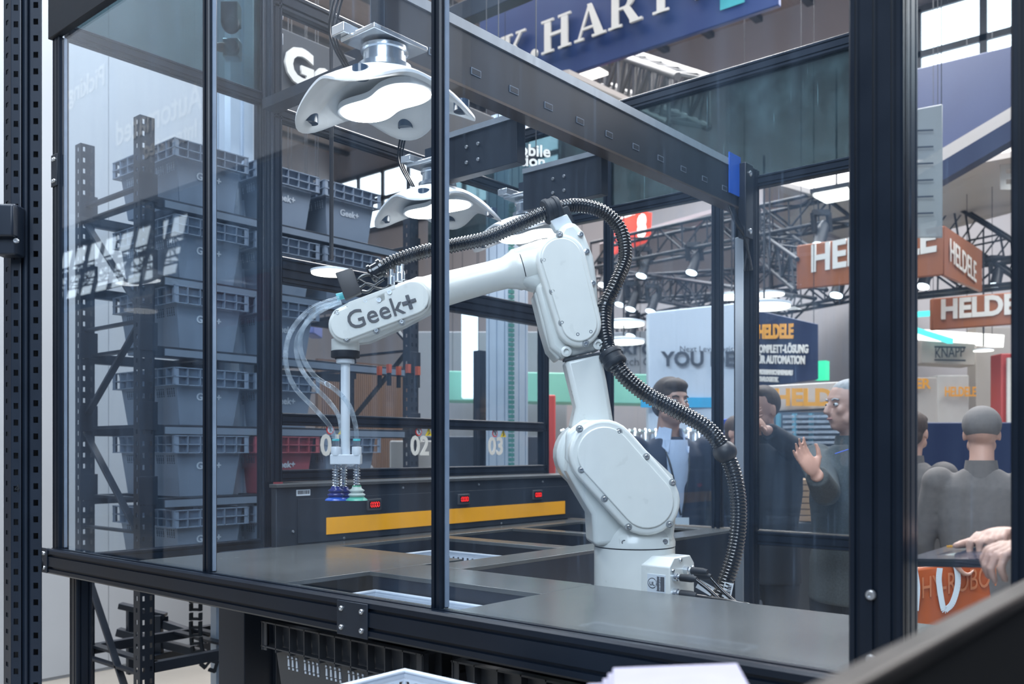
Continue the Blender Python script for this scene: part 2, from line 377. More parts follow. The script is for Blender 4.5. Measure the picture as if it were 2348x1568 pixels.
for x,y in ((1.8,.6),(3.5,1.87),(1.84,2.0),(3.5,2.6),(2.3,1.87)):
    MB().box(x-.03,y-.03,0,x+.03,y+.03,t0).build('leg',blackpost,tab,bevel=.002)
for x in (1.66,): 
    lb=MB().box(x+.028,1.50,1.035,x+.03,1.54,1.055).build('beam_label',stm,tab)
# ================================================================ PICKING STATION
mach = thing('picking_station','black conveyor station with orange stripe and three red counters behind the robot arm','machine',(2.9,3.0,0))
MB().box(1.90,2.70,.25,3.95,2.73,1.318).build('front_plate',machm,mach,bevel=.003)
MB().box(2.08,2.735,.25,3.95,2.90,1.318).build('cabinet',machm,mach,bevel=.004)
MB().box(1.785,2.72,0,2.06,2.88,1.09).build('side_cabinet',steel_blue,mach,bevel=.003)
MB().box(1.895,2.69,1.318,2.07,2.735,1.330).box(2.07,2.69,1.318,3.95,2.9,1.330).build('top_plate',pm('worn_black_edge',(.07,.075,.08),.4,.2),mach,bevel=.001)
MB().box(1.99,2.697,1.115,3.60,2.700,1.275).build('front_panel',machm,mach,bevel=.001)
st=MB().box(2.116,2.694,1.139,3.572,2.697,1.201).build('orange_stripe',orange,mach); st['label']='orange horizontal stripe'
ledr=emit('counter_red',(1,.02,.015),1.6)
frm=pm('bezel',(.05,.055,.065),.4)
def seg7(O,U,V,h,par):
    w_=h*.5; t=h*.12; O=Vector(O);U=Vector(U);V=Vector(V); m=MB(); N=U.cross(V)
    def s(a,b,c,d): m.obox(O+U*(a+c)/2+V*(b+d)/2,U*max(abs(c-a)/2,t/2),V*max(abs(d-b)/2,t/2),N*.0006)
    s(t,0,w_-t,0); s(t,h,w_-t,h); s(0,t,0,h/2-t*.6); s(0,h/2+t*.6,0,h-t); s(w_,t,w_,h/2-t*.6); s(w_,h/2+t*.6,w_,h-t)
    return m.build('digit',ledr,par)
for k in range(3):
    x=2.342+k*.505; b=MB().box(x-.035,2.688,1.218,x+.035,2.697,1.262).build('counter_display',frm,mach,bevel=.002)
    b['label']='red digital counter reading 0000'
    MB().box(x-.027,2.6865,1.226,x+.027,2.688,1.254).build('display_window',pm('display_dark',(.02,.004,.006),.15),b)
    for j in range(4): seg7((x-.020+j*.0112,2.6855,1.231),(1,0,0),(0,0,1),.018,b)
bc=MB().box(1.985,2.698,1.286,2.045,2.7,1.308).build('barcode_sticker',white,mach)
m=MB(); xx=1.99
while xx<2.04: ww=random.choice([.0012,.0022,.003]); m.box(xx,2.697,1.292,xx+ww,2.698,1.305); xx+=ww+random.choice([.0015,.0025])
m.build('barcode',gtext,bc)
for x,z in ((2.5,1.30),(2.95,1.30),(3.4,1.30),(1.97,1.16),(2.2,1.12),(3.1,1.12)): bolt(mach,(x,2.70,z),(0,-1,0),.005)
# window frame above the station
WY=2.9
fr = thing('window_frame_wall','black slotted frame with numbered window 01 02 03 above the conveyor station','frame',(2.9,WY,1.33))
def frl(x0,z0,x1,z1,ax,unit,y0=WY,y1=WY+.045,nm='rail'):
    m=MB(); slotted(m,x0,y0,z0,x1,y1,z1,ax,unit); return m.build(nm,black,fr,smooth=30)
frl(2.07,1.33,3.69,1.375,'X',.022); frl(2.07,1.545,3.69,1.592,'X',.025); frl(2.07,2.086,3.69,2.186,'X',.034); frl(2.03,2.70,3.9,2.75,'X',.025); frl(2.03,3.12,3.9,3.20,'X',.04)
frl(2.022,1.33,2.07,3.4,'Z',.024,nm='post'); frl(3.665,1.33,3.71,2.75,'Z',.022,nm='post')
MB().box(2.07,WY+.02,1.375,3.665,WY+.024,1.545).build('glass_pane',glassi,fr)
MB().box(2.07,WY+.02,1.592,3.665,WY+.024,2.086).build('glass_pane',glassi,fr)
cream=pm('number_vinyl',(.62,.60,.55),.5,0,.03)
redm=pm('sign_red',(.75,.03,.02),.5); yel=pm('sign_yellow',(.85,.62,.02),.5)
for k,(s) in enumerate(('01','02','03')):
    x=onY((735,942,1120)[k],1045,WY+.01).x
    text('lettering',s,cream,(x,WY+.012,1.43),(1,0,0),(0,0,1),.118,fr,ext=.0015,off=.003,sx=.95)['label']='cream number '+s
    cx=x+.05; n=MB().lathe((cx,WY+.014,1.532),(0,-1,0),[(.019,0),(.019,.002)],24).build('warning_disc',redm,fr)
    MB().lathe((cx,WY+.012,1.532),(0,-1,0),[(.014,0),(.014,.001)],24).build('disc_face',white,n)
    MB().beam((cx-.009,WY+.010,1.541),(cx+.009,WY+.010,1.523),.003,.001,(0,1,0)).beam((cx,WY+.010,1.540),(cx-.003,WY+.010,1.522),.003,.001,(0,1,0)).build('symbol',gtext,n)
    tx=cx+.062; tr=MB().prism([(tx-.021,WY+.012,1.514),(tx+.021,WY+.012,1.514),(tx,WY+.012,1.551)],(0,.002,0)).build('warning_triangle',yel,fr)
    MB().beam((tx-.007,WY+.011,1.519),(tx+.007,WY+.011,1.527),.003,.001,(0,1,0)).beam((tx,WY+.011,1.521),(tx,WY+.011,1.538),.003,.001,(1,0,0)).build('symbol',gtext,tr)
# ================================================================ LIFT COLUMNS
def slotcol(name,label,x0,y0,x1,y1,z0,z1,mat,n=3):
    m=MB(); slotted(m,x0,y0,z0,x1,y1,z1,'Z',abs(y1-y0)/n,.1,.15); o=m.build(name,mat,None,smooth=30)
    recentre(o,((x0+x1)/2,(y0+y1)/2,z0)); tag(o,label,'column'); return o
slotcol('lift_column','pale grey full-height lift column behind the left panes of the enclosure',2.40,3.80,2.56,3.96,0,5,grey_col,1)
slotcol('lift_column','dark navy column just right of the pale lift column',2.62,3.95,2.70,4.07,0,5,steel_blue)
slotcol('lift_column','grey lift column seen between the end of the numbered window and robot arm',4.38,3.75,4.58,3.95,0,3.6,grey_col)
a=onY(1172,800,3.70); m=MB()
for k in range(60): m.box(a.x-.015,3.69,1.2+k*.03,a.x+.02,3.71,1.222+k*.03)
o=m.build('toothed_belt',pm('belt_green',(.05,.22,.20),.5),None); recentre(o,(a.x,3.7,1.2)); tag(o,'thin green toothed belt running up beside the grey column','belt')
for i,(px,wd,lab) in enumerate(((1060,.03,'slim black upright nearest the right of the central post'),(1112,.10,'wide dark upright between white window and orange lamp'),(1147,.05,'brownish dark upright left of the toothed belt'),)):
    a=onY(px,900,3.9+.1*i)
    if i==0: continue
    slotcol('frame_upright',lab,a.x-wd/2,3.9+.1*i,a.x+wd/2,3.96+.1*i,0,2.1,blackpost)
# ================================================================ ROBOT ARM
P0=Vector((2.08,1.336,0)); U_=Vector((.71,-.704,0)).normalized(); N_=Vector((-.704,-.71,0)).normalized(); Zv=Vector((0,0,1))
def rp(px,py,off=0):   # point on the arm's own plane, off metres towards the near side
    d=D(px,py); t=((P0+N_*off-C0).dot(N_))/d.dot(N_); return C0+d*t
rob = thing('robot_arm','white six-axis robot arm with suction gripper and black corrugated hose','robot',(2.08,1.336,.6))
def rprism(pts,o0,o1,name,mat=robotw2,bevel=.008,par=rob,seg=3,ref=None):
    q=[rp(x,y,ref if ref is not None else o1) for x,y in pts]; base=[p-N_*((ref if ref is not None else o1)-o0) for p in q]
    return MB().prism(base,N_*(o1-o0)).build(name,mat,par,bevel=bevel,seg=seg)
def capsule(c1,r1,c2,r2,n=14):
    c1=Vector(c1).to_2d(); c2=Vector(c2).to_2d(); d=c2-c1; L=d.length; a0=math.atan2(d.y,d.x); b=math.acos((r1-r2)/L)
    P=[]
    for k in range(n+1): a=a0+b+(2*PI-2*b)*k/n; P.append((c1.x+r1*math.cos(a),c1.y+r1*math.sin(a)))
    for k in range(n+1): a=a0-b+(2*b)*k/n; P.append((c2.x+r2*math.cos(a),c2.y+r2*math.sin(a)))
    return P
def cover(c1,r1,c2,r2,o1,th,inset,screws,name='side_cover'):
    base=rprism(capsule(c1,r1,c2,r2),o1-th,o1,name,robotw,bevel=.009,seg=4)
    rprism(capsule(c1,r1-inset,c2,r2-inset),o1,o1+.006,'raised_face',robotw,bevel=.003,par=base,ref=o1)
    for x,y in screws:
        q=rp(x,y,o1)
        MB().lathe(q-N_*.004,N_,[(.0095,0),(.0095,.0046),(.008,.0048)],16).build('screw_recess',pm('recess_grey',(.26,.28,.29),.5),base,smooth=40)
        MB().lathe(q,N_,[(.0055,0),(.0055,.005),(.0046,.006),(.0026,.006),(.0026,.002)],12).build('screw',screwm,base,smooth=40)
    return base
# base
zr=1.194
MB().lathe(P0+Zv*.72,Zv,[(.112,0),(.112,.02),(.108,.03),(.108,zr-.72-.002)],48).build('base',robotw,rob,smooth=35)
MB().lathe(P0+Zv*(zr-.003),Zv,[(.1062,0),(.1062,.005)],48).build('joint_seam',darkgap,rob)
MB().lathe(P0+Zv*(zr+.0015),Zv,[(.109,0),(.109,.012),(.100,.035),(.080,.07),(.06,.10)],48).build('turret',robotw,rob,smooth=50)
for x,y in ((1430,1243),(1524,1241)):
    q=rp(x,y,.088 if x<1500 else .085); b=MB().obox(q-N_*.012,U_*.012,N_*.016,Zv*.010).build('stop_lug',robotw,rob,bevel=.002)
    MB().lathe(q+N_*.004,N_,[(.007,0),(.007,.003),(.004,.003),(.004,.001)],14).build('lug_screw',screwm,b,smooth=40)
# shoulder body (behind the lower cover)
rprism([(1362,1252),(1358,1180),(1322,1120),(1300,1080),(1310,1000),(1345,962),(1400,962),(1450,1000),(1545,1090),(1556,1150),(1546,1240)],-.06,.072,'shoulder',robotw2,.012)
rprism([(1300,990),(1340,960),(1400,975),(1420,1030),(1385,1110),(1330,1110),(1297,1050)],.045,.075,'shoulder_boss',robotw2,.01)
sh=rprism(capsule((1362,1042),79,(1460,1150),70),-.09,.010,'shoulder_flange',robotw2,.014,ref=.06)
for o_ in (-.045,.0): rprism(capsule((1366,1042),80.5,(1380,1055),80),o_,o_+.004,'flange_rib',robotw2,.001,ref=.06)
cover((1385,1040),79,(1483,1150),78,.120,.048,17,[(1329,983),(1419,990),(1482,1047),(1542,1106),(1535,1202),(1441,1208),(1386,1143),(1333,1077)])
# lower arm (link between shoulder and elbow)
la=rprism([(1310,985),(1322,932),(1296,826),(1378,806),(1392,870),(1411,985),(1350,1010)],-.035,.045,'lower_arm',robotw,.012)
rprism([(1296,827),(1376,812),(1377,807),(1295,822)],.0,.0465,'joint_seam',darkgap,0,ref=.045)
# elbow link housing
rprism([(1228,655),(1248,640),(1290,640),(1375,700),(1380,802),(1294,822),(1262,795),(1250,740)],-.05,.040,'elbow_housing',robotw2,.012)
rprism([(1226,664),(1262,660),(1300,800),(1285,826),(1262,800),(1248,753)],-.085,.02,'elbow_fork',robotw2,.01,ref=.04)
rprism([(1262,560),(1290,512),(1318,505),(1340,530),(1362,585),(1370,640),(1374,705),(1330,740),(1262,640)],-.075,.035,'elbow_back_housing',robotw2,.016)
for x,y in ((1331,538),(1345,577),(1359,650),(1371,722)):
    q=rp(x,y,.036); MB().lathe(q,N_,[(.008,0),(.008,.003),(.005,.004),(.003,.004),(.003,.002)],12).build('screw',screwm,rob,smooth=40)
cover((1287,592),57,(1328,742),52,.072,.040,11,[(1283,538),(1247,597),(1267,668),(1288,740),(1324,767),(1354,761),(1343,787)])
for x,y in ((1298,806),(1371,790)):
    q=rp(x,y,.047); MB().lathe(q,N_,[(.014,-.01),(.014,.006),(.009,.008),(.007,.008),(.007,.002)],16).build('cap_screw',robotw,rob,smooth=40)
# wrist axis block and forearm tube
fa0=rp(1255,600,-.01); fa1=rp(985,672,-.01); ax=(fa1-fa0).normalized()
k_=2.45/2090
MB().lathe(fa0,ax,[(.045,-.0),(.056,.02),(.056,.072)],32).build('upper_block',robotw,rob,smooth=40)
rprism([(1240,545),(1290,540),(1290,660),(1235,662),(1180,645),(1168,572),(1205,556)],-.06,.035,'elbow_block',robotw2,.022,seg=4)
MB().lathe(fa0+ax*.072,ax,[(.0545,0),(.0545,.002)],32).build('joint_seam',darkgap,rob)
L=(fa1-fa0).length
MB().lathe(fa0+ax*.0745,ax,[(.056,0),(.056,.012),(.050,.022),(.042,.045),(.041,.08),(.043,L-.16),(.046,L-.09),(.046,L)],36).build('forearm_tube',robotw,rob,smooth=45)
for a_ in (-.9,.6):
    pass
# wrist casing with the lettered cover
wc=rprism([(760,712),(800,690),(905,655),(955,632),(985,632),(1012,660),(1005,705),(930,745),(845,782),(775,790),(752,755)],-.055,.022,'wrist_casing',robotw2,.014,seg=4)
cv=cover((793,744),41,(946,683),44,.058,.040,6,[(774,719),(838,690),(795,777),(863,758),(921,738),(973,700)],'wrist_cover')
a=rp(801,757,.066); b=rp(930,716,.066); tu=(b-a).normalized(); tv=N_.cross(tu)*1.0
lg=text('lettering','Geek',gtext,a,tu,tv if tv.z>0 else -tv,.066,cv,ext=.0012,off=.0003,sx=1.02,spacing=1.02)
pc=rp(938,692,.067); vv=tv if tv.z>0 else -tv
MB().obox(pc,tu*.0185,vv*.0048,N_*.0012).obox(pc,tu*.0048,vv*.0185,N_*.0012).build('plus_mark',gtext,cv,bevel=.0012)
# bracket along the top of the wrist
br=rprism([(793,701),(800,692),(905,653),(908,664),(882,673),(884,688),(868,696),(862,682),(800,706)],.058,.064,'wrist_bracket',robotw,.001)
for x,y in ((869,688),(893,670)):
    MB().lathe(rp(x,y,.064),N_,[(.006,0),(.006,.003),(.003,.003),(.003,.001)],12).build('screw',screwm,br,smooth=40)
MB().add([rp(770,628,.03),rp(808,616,.03),rp(829,672,.03),rp(792,688,.03)],[(0,1,2,3)]).build('valve_plate',pm('valve_plate_grey',(.055,.055,.06),.5,.2),rob,solid=.03,bevel=.002)
for x,y,r in ((897,640,.010),(913,632,.012),(922,628,.008)):
    MB().lathe(rp(x,y,.02)-Zv*.015,Zv,[(r,0),(r,.02),(r*.6,.024),(r*.6,.04)],14).build('fitting',alum,rob,smooth=40)
for pts in ([(860,655),(840,650),(825,660),(800,668)],[(905,640),(880,662),(850,655),(822,640)],[(870,640),(850,630),(830,634),(812,650)],[(880,640),(862,652),(845,668),(830,668)]):
    MB().tube(catmull([rp(x,y,.02) for x,y in pts],6),.004,8).build('cable',rubber,rob,smooth=60)
# flange and gripper
fc=rp(792,796,0); 
g0=rp(792,786,0)
def zat(y,off=0): return rp(790,y,off).z
FCx,FCy=g0.x,g0.y
def col(name,y0,y1,r,mat,x=792,off=0,par=None,n=24):
    a=rp(x,y1,off); b_=rp(x,y0,off); kk=.00114
    return MB().lathe(a,Zv,[(r*kk*.97,0),(r*kk,.002),(r*kk,b_.z-a.z-.001),(r*kk*.96,b_.z-a.z)],n).build(name,mat,par or rob,smooth=40)
col('wrist_flange',778,805,32,robotw); fl=col('tool_ring',805,820,33,blackmatt); col('ring_spacer',818,824,24,blackmatt)
for k in range(10):
    a_=2*PI*k/10; bolt(fl,g0+Vector((math.cos(a_)*.031,math.sin(a_)*.031,zat(813)-g0.z)),(math.cos(a_),math.sin(a_),0),.002,'screw')
gr=col('gripper_collar',822,833,21,white); gr.name='suction_gripper'
col('gripper_pole',833,1045,10.5,white,par=gr); 
a=rp(794,1053,0); MB().obox(a,U_*.039,N_*.030,Zv*.013).build('gripper_block',white,gr,bevel=.002)
spm=pm('spring_steel',(.65,.70,.75),.2,.9); teal=pm('fitting_teal',(.10,.55,.60),.4)
def stem(x,off,cups,ytop):
    pass
    q=rp(x,1030,off); kk=.00114
    col('stem_clamp',1024,1044,11,white,x,off,gr); col('stem_body',1040,1062,8,white,x,off,gr)
    if ytop:
        col('push_fitting',1010,1026,8,spm,x,off,gr,6); col('release_ring',1006,1011,8.5,teal,x,off,gr)
    n=110; P=[]; a=rp(x,1060,off); b_=rp(x,1117,off)
    for i in range(n+1):
        t=i/n; an=2*PI*9*t; P.append(Vector((a.x+math.cos(an)*.0085,a.y+math.sin(an)*.0085,a.z+(b_.z-a.z)*t)))
    MB().tube(P,.0016,5).build('spring',spm,gr,smooth=70); col('plunger',1060,1117,5,spm,x,off,gr,12)
    c=rp(x,1147,off); prof=[(.0285,0),(.026,.004),(.018,.009),(.0225,.014),(.0225,.0155),(.015,.020),(.020,.025),(.020,.0265),(.013,.031),(.012,.036)]
    MB().lathe(c,Zv,prof[:3],24).build('suction_lip',cups[0],gr,smooth=60)
    MB().lathe(c,Zv,prof[2:],24).build('suction_bellows',cups[1],gr,smooth=60)
bl=pm('cup_blue',(.01,.10,.55),.25,trans=.2); nb=pm('cup_navy',(.01,.02,.16),.25); gn=pm('cup_green',(.10,.50,.38),.25,trans=.2); wt=pm('cup_milky',(.55,.66,.62),.3,trans=.2)
stem(770,.02,(bl,nb),True); stem(788,-.03,(bl,nb),False); stem(818,.02,(gn,wt),True)
col('cup_collar',1113,1120,10,pm('cup_collar_green',(.01,.30,.14),.3),818,.02,gr)
for pts,off in (([(779,683),(715,707),(667,760),(655,825),(674,885),(720,935),(755,975),(769,1008)],.03),([(781,690),(722,722),(682,775),(685,832),(715,880),(752,918),(777,955),(784,1005)],-.02),([(783,692),(727,712),(692,760),(692,812),(722,862),(767,892),(800,928),(815,975),(818,1008)],.01)):
    MB().tube(catmull([rp(x,y,off) for x,y in pts],8),.0062,12).build('air_hose',tubem,gr,smooth=70)['label']='clear vacuum hose'
MB().tube([rp(772,681,.01),rp(790,677,.01)],.009,12).build('hose_collar',teal,gr,smooth=40)
# connector box at the base
cx0,cx1,cy0,cy1=2.0,2.125,1.18,1.31; zt=1.178
chf=.022
cb=MB().prism([(cx0,cy0,.95),(cx1,cy0,.95),(cx1,cy0,zt-chf),(cx1-chf,cy0,zt),(cx0+chf,cy0,zt),(cx0,cy0,zt-chf)],(0,cy1-cy0,0)).build('connector_box',robotw,rob,bevel=.003)
for x,z in ((cx0+.012,zt-.032),(cx1-.012,zt-.032),(cx0+.05,zt-.008),(cx0+.012,1.05)): bolt(cb,(x,cy0,z),(0,-1,0),.005,'screw',screwm)
lab=MB().box(cx0-.001,1.192,1.085,cx0,1.245,1.135).build('safety_sticker',white,cb)
for kx,(y0,y1) in enumerate(((1.195,1.207),(1.208,1.217))):
    st=MB().box(cx0-.0015,y0,1.093,cx0-.001,y1,1.130).build('sticker_band',gtext,lab)
text('lettering','CERTIFIED',white,(cx0-.0018,1.216,1.095),(0,0,1),(0,1,0),.0075,cb,ext=.0003)
text('lettering','ROBOT SAFETY',white,(cx0-.0018,1.206,1.095),(0,0,1),(0,1,0),.0058,cb,ext=.0003)
m=MB(); c=Vector((cx0-.0012,1.230,1.112))
m.lathe(c,(-1,0,0),[(.0135,0),(.0135,.0005)],28); m.build('sticker_ring',gtext,lab)
MB().lathe(c+Vector((-.0004,0,0)),(-1,0,0),[(.0112,0),(.0112,.0005)],28).build('sticker_disc',white,lab)
text('lettering','UL',gtext,(cx0-.0024,1.2382,1.1065),(0,-1,0),(0,0,1),.013,cb,ext=.0003,off=.0004)
MB().box(cx0-.001,1.194,1.055,cx0,1.225,1.068).build('type_sticker',pm('sticker_grey',(.2,.24,.3),.4),cb)
MB().lathe(P0+Vector((-.03,-.105,1.148)),Vector((-.5,-.8,0)),[(.012,-.02),(.012,.006),(.009,.009)],16).build('plug',robotw,rob,smooth=40)
def conn(x,z,pts,r=.009,mat=blackmatt,n1='connector'):
    c=MB().lathe((x,cy0,z),(0,-1,0),[(r*1.2,0),(r*1.2,.012),(r*.9,.014),(r*.9,.022)],14).build(n1+'_nut',alum,cb,smooth=40)
    MB().lathe((x,cy0-.02,z),(0,-1,0),[(r*1.05,0),(r*1.05,.03),(r*.7,.045)],14).build(n1,mat,cb,smooth=40)
    if pts: MB().tube(catmull([(x,cy0-.06,z)]+pts,6),r*.55,8).build('cable',rubber,cb,smooth=60)
conn(cx0+.02,1.13,[(2.03,1.08,1.10),(2.04,1.04,1.06),(2.05,1.0,1.0)])
conn(cx0+.075,1.142,[]); conn(cx0+.095,1.128,[(2.1,1.08,1.09),(2.1,1.02,1.05)])
conn(cx0+.02,1.088,[(2.02,1.05,1.085),(2.03,.96,1.075),(2.05,.88,1.04),(2.08,.80,.98)],.011)
conn(cx0+.06,1.066,[(2.06,1.02,1.06),(2.06,.96,1.05),(2.07,.9,1.0)],.015)
tg=pm('tag_white',(.72,.76,.8),.5)
def cabletag(x,y,off,rotdeg):
    q=rp(x,y,off); a_=math.radians(rotdeg); u=U_*math.cos(a_)+Zv*math.sin(a_); v=-U_*math.sin(a_)+Zv*math.cos(a_)
    t_=MB().obox(q,u*.012,v*.022,N_*.001).build('cable_tag',tg,rob); 
    m=MB()
    for k in range(7): m.obox(q+N_*.0012-v*.012+v*k*.0045+u*.003,u*.005,v*(.0008+.0006*(k%3)),N_*.0003)
    m.build('barcode',gtext,t_)
cabletag(1668,1355,.12,-12); cabletag(1617,1347,.12,60)
# corrugated hose
H1=[(862,622),(900,601),(960,580),(1040,563),(1120,545),(1200,510),(1265,482),(1320,471),(1380,484),(1422,525),(1434,590),(1412,650),(1388,700),(1383,745),(1390,790),(1405,822),(1432,862),(1485,905),(1550,940),(1622,982),(1662,1036),(1686,1100),(1694,1180),(1686,1260),(1665,1330),(1640,1385)]
def hoff(i):
    return [.0,.0,0,0,0,0,0,-.02,-.03,-.03,-.02,0,.0,.02,.04,.06,.07,.08,.09,.10,.10,.10,.10,.10,.10,.10][i]
hp=catmull([rp(x,y,hoff(i)) for i,(x,y) in enumerate(H1)],24)
# resample evenly
acc=[0]
for i in range(1,len(hp)): acc.append(acc[-1]+(hp[i]-hp[i-1]).length)
def sample(s):
    lo=0
    for i in range(1,len(acc)):
        if acc[i]>=s: t=(s-acc[i-1])/(acc[i]-acc[i-1]+1e-9); return hp[i-1].lerp(hp[i],t)
    return hp[-1]
pitch=.0088; nring=int(acc[-1]/pitch); pts=[];rad=[]
for k in range(nring):
    s=k*pitch; rb=.0185 if s<.95 else .0215
    for ds,dr in ((0,0),(.28,0),(.42,.0030),(.78,.0030)):
        pts.append(sample(s+ds*pitch)); rad.append(rb-.0025+dr)
MB().tube(pts,rad,16).build('corrugated_hose',rubber,rob,smooth=70)
q=hp[0]; dr=(hp[1]-hp[0]).normalized()
MB().lathe(q-dr*.02,dr,[(.022,0),(.026,.004),(.026,.010),(.022,.012),(.022,.030),(.027,.032),(.027,.040),(.022,.042)],20).build('hose_gland',rubber,rob,smooth=40)
def clamp(i,w_,r):
    s=acc[i]; q=sample(s); d=(sample(s+.01)-sample(s-.01)).normalized()
    return MB().lathe(q-d*w_/2,d,[(r*.9,0),(r,.004),(r,w_*.3),(r*.92,w_*.35),(r*.92,w_*.65),(r,w_*.7),(r,w_-.004),(r*.9,w_)],28).build('hose_clamp',blackmatt,rob,smooth=40)
clamp(6*24,.042,.034)
rprism([(1262,505),(1300,490),(1315,515),(1300,530),(1275,528)],-.02,.02,'clamp_bracket',white,.003)
MB().beam(rp(1283,480,0),rp(1300,520,0),.045,.03,N_).build('clamp_foot',blackmatt,rob,bevel=.004)
clamp(15*24,.045,.031)
MB().obox(rp(1403,818,.05),U_*.026,N_*.022,Zv*.016).build('clamp_block',blackmatt,rob,bevel=.004)
MB().obox(rp(1386,818,.05),U_*.004,N_*.018,Zv*.018).build('clamp_plate',white,rob,bevel=.001)
MB().ball(sample(acc[20*24]),.031,.031,.030,24,16).build('hose_ball_joint',pm('ball_black',(.02,.022,.028),.45),rob,smooth=60)
# ================================================================ LAMPS
lampw=pm('lamp_shell_white',(.62,.67,.72),.35,0,.02,10,coat=.2); lens=emit('lamp_diffuser',(1,.98,.94),14); camd=pm('sensor_glass',(.05,.08,.13),.15)
def make_lamp(name,label,c,s,yaw,cables=True):
    """shell: four-lobed dome whose wings droop; c = centre of the shell top"""
    c=Vector(c); r=thing(name,label,'lamp',(c.x,c.y,c.z),'saddle-shaped lamps over the cut-outs')
    def Rr(a): return s*(1+.10*math.cos(4*a)+.06*math.cos(2*a))
    def Zs(q,a): return -s*(.04+.50*q**2.2*(.85+.15*math.cos(2*a)))-s*.13*q**3*math.cos(4*a)
    n=72; rings=12; top=MB(); rr=[]
    for k in range(rings+1):
        q=max(k/rings,.02); rr.append([c+Vector((Rr(a)*q*math.cos(a+yaw),Rr(a)*q*math.sin(a+yaw),Zs(q,a))) for a in [2*PI*i/n for i in range(n)]])
    rim=[p+Vector((0,0,-s*.035)) for p in rr[-1]]
    inner=[[p+Vector((0,0,-s*.10-(s*.06 if k<rings*.8 else 0)*(1-k/rings))) for p in rr[k]] for k in range(rings-1,3,-1)]
    top.loft(rr+[rim]+inner); top.build('shell',lampw,r,smooth=50)
    def Rb(a): return s*.52*math.sqrt(math.cos(2*a)+math.sqrt(1.55-math.sin(2*a)**2))
    y2=PI/2-.1
    zb=c.z-s*.46
    m=MB(); m.loft([[Vector((c.x+Rb(a)*f*math.cos(a+y2),c.y+Rb(a)*f*math.sin(a+y2),z)) for a in [2*PI*i/n for i in range(n)]] for f,z in ((1.02,zb+.10*s),(1.03,zb+.02*s))])
    m.build('diffuser_frame',lampw,r,smooth=40)
    m=MB(); m.loft([[Vector((c.x+Rb(a)*f*math.cos(a+y2),c.y+Rb(a)*f*math.sin(a+y2),z)) for a in [2*PI*i/n for i in range(n)]] for f,z in ((.97,zb+.02*s),(.95,zb+.005*s))])
    m.build('diffuser',lens,r,smooth=40)
    for a,q in ((.0,.86),(PI,.86),(PI/2,.80),(-PI/2,.80),(2.2,.55)):
        p=c+Vector((Rr(a)*q*math.cos(a+yaw),Rr(a)*q*math.sin(a+yaw),Zs(q,a)-s*.10))
        MB().lathe(p,(0,0,-1),[(s*.10,-.02),(s*.10,.006),(s*.08,.004)],20).build('sensor',camd,r,smooth=40)
    # mount
    MB().lathe(c+Vector((0,0,-s*.05)),(0,0,1),[(s*.34,0),(s*.34,.012),(s*.27,.014),(s*.27,.045),(s*.30,.047),(s*.30,.055)],36).build('mount_ring',alum,r,smooth=40)
    mp=MB().box(c.x-.085,c.y-.06,c.z+.052,c.x+.085,c.y+.06,c.z+.064).build('mount_plate',alum,r,bevel=.002)
    MB().box(c.x-.10,c.y+.03,c.z+.064,c.x+.10,c.y+.075,c.z+.088).build('mount_block',alum,r,bevel=.002)
    if cables:
        for k in range(3):
            MB().tube(catmull([c+Vector((-.05+.01*k,.08,.0)),c+Vector((-.07+.01*k,.12,.10)),c+Vector((-.05+.01*k,.10,.22)),c+Vector((.02,.06,.27+.004*k)),c+Vector((.08,.05,.24))],6),.0035,6).build('cable',rubber,r,smooth=60)
    return r
L1=onZ(882,158,2.36); L2=at(1003,424,3.1); L3=at(1214,492,3.5)
yw=math.atan2(-.762,.6476)-.2
for nm,lb,p,cb in (('saddle_lamp','large white saddle-shaped lamp at upper left, nearest of the three',L1,True),
                ('saddle_lamp','middle white saddle-shaped lamp behind the central black post',L2,True),
                ('saddle_lamp','farthest white saddle-shaped lamp partly hidden by the corrugated hose and elbow',L3,False)):
    make_lamp(nm,lb,p,.19,yw,cb)
MB().box(L1.x+.02,1.70,2.43,L1.x+.09,1.735,2.46).build('hanger',alum,gan)
for p in (L2,L3):
    MB().box(p.x-.03,p.y-.03,p.z+.088,p.x+.03,p.y+.03,2.345 if p.z<2.25 else p.z+.12).build('hanger',blackpost,gan)
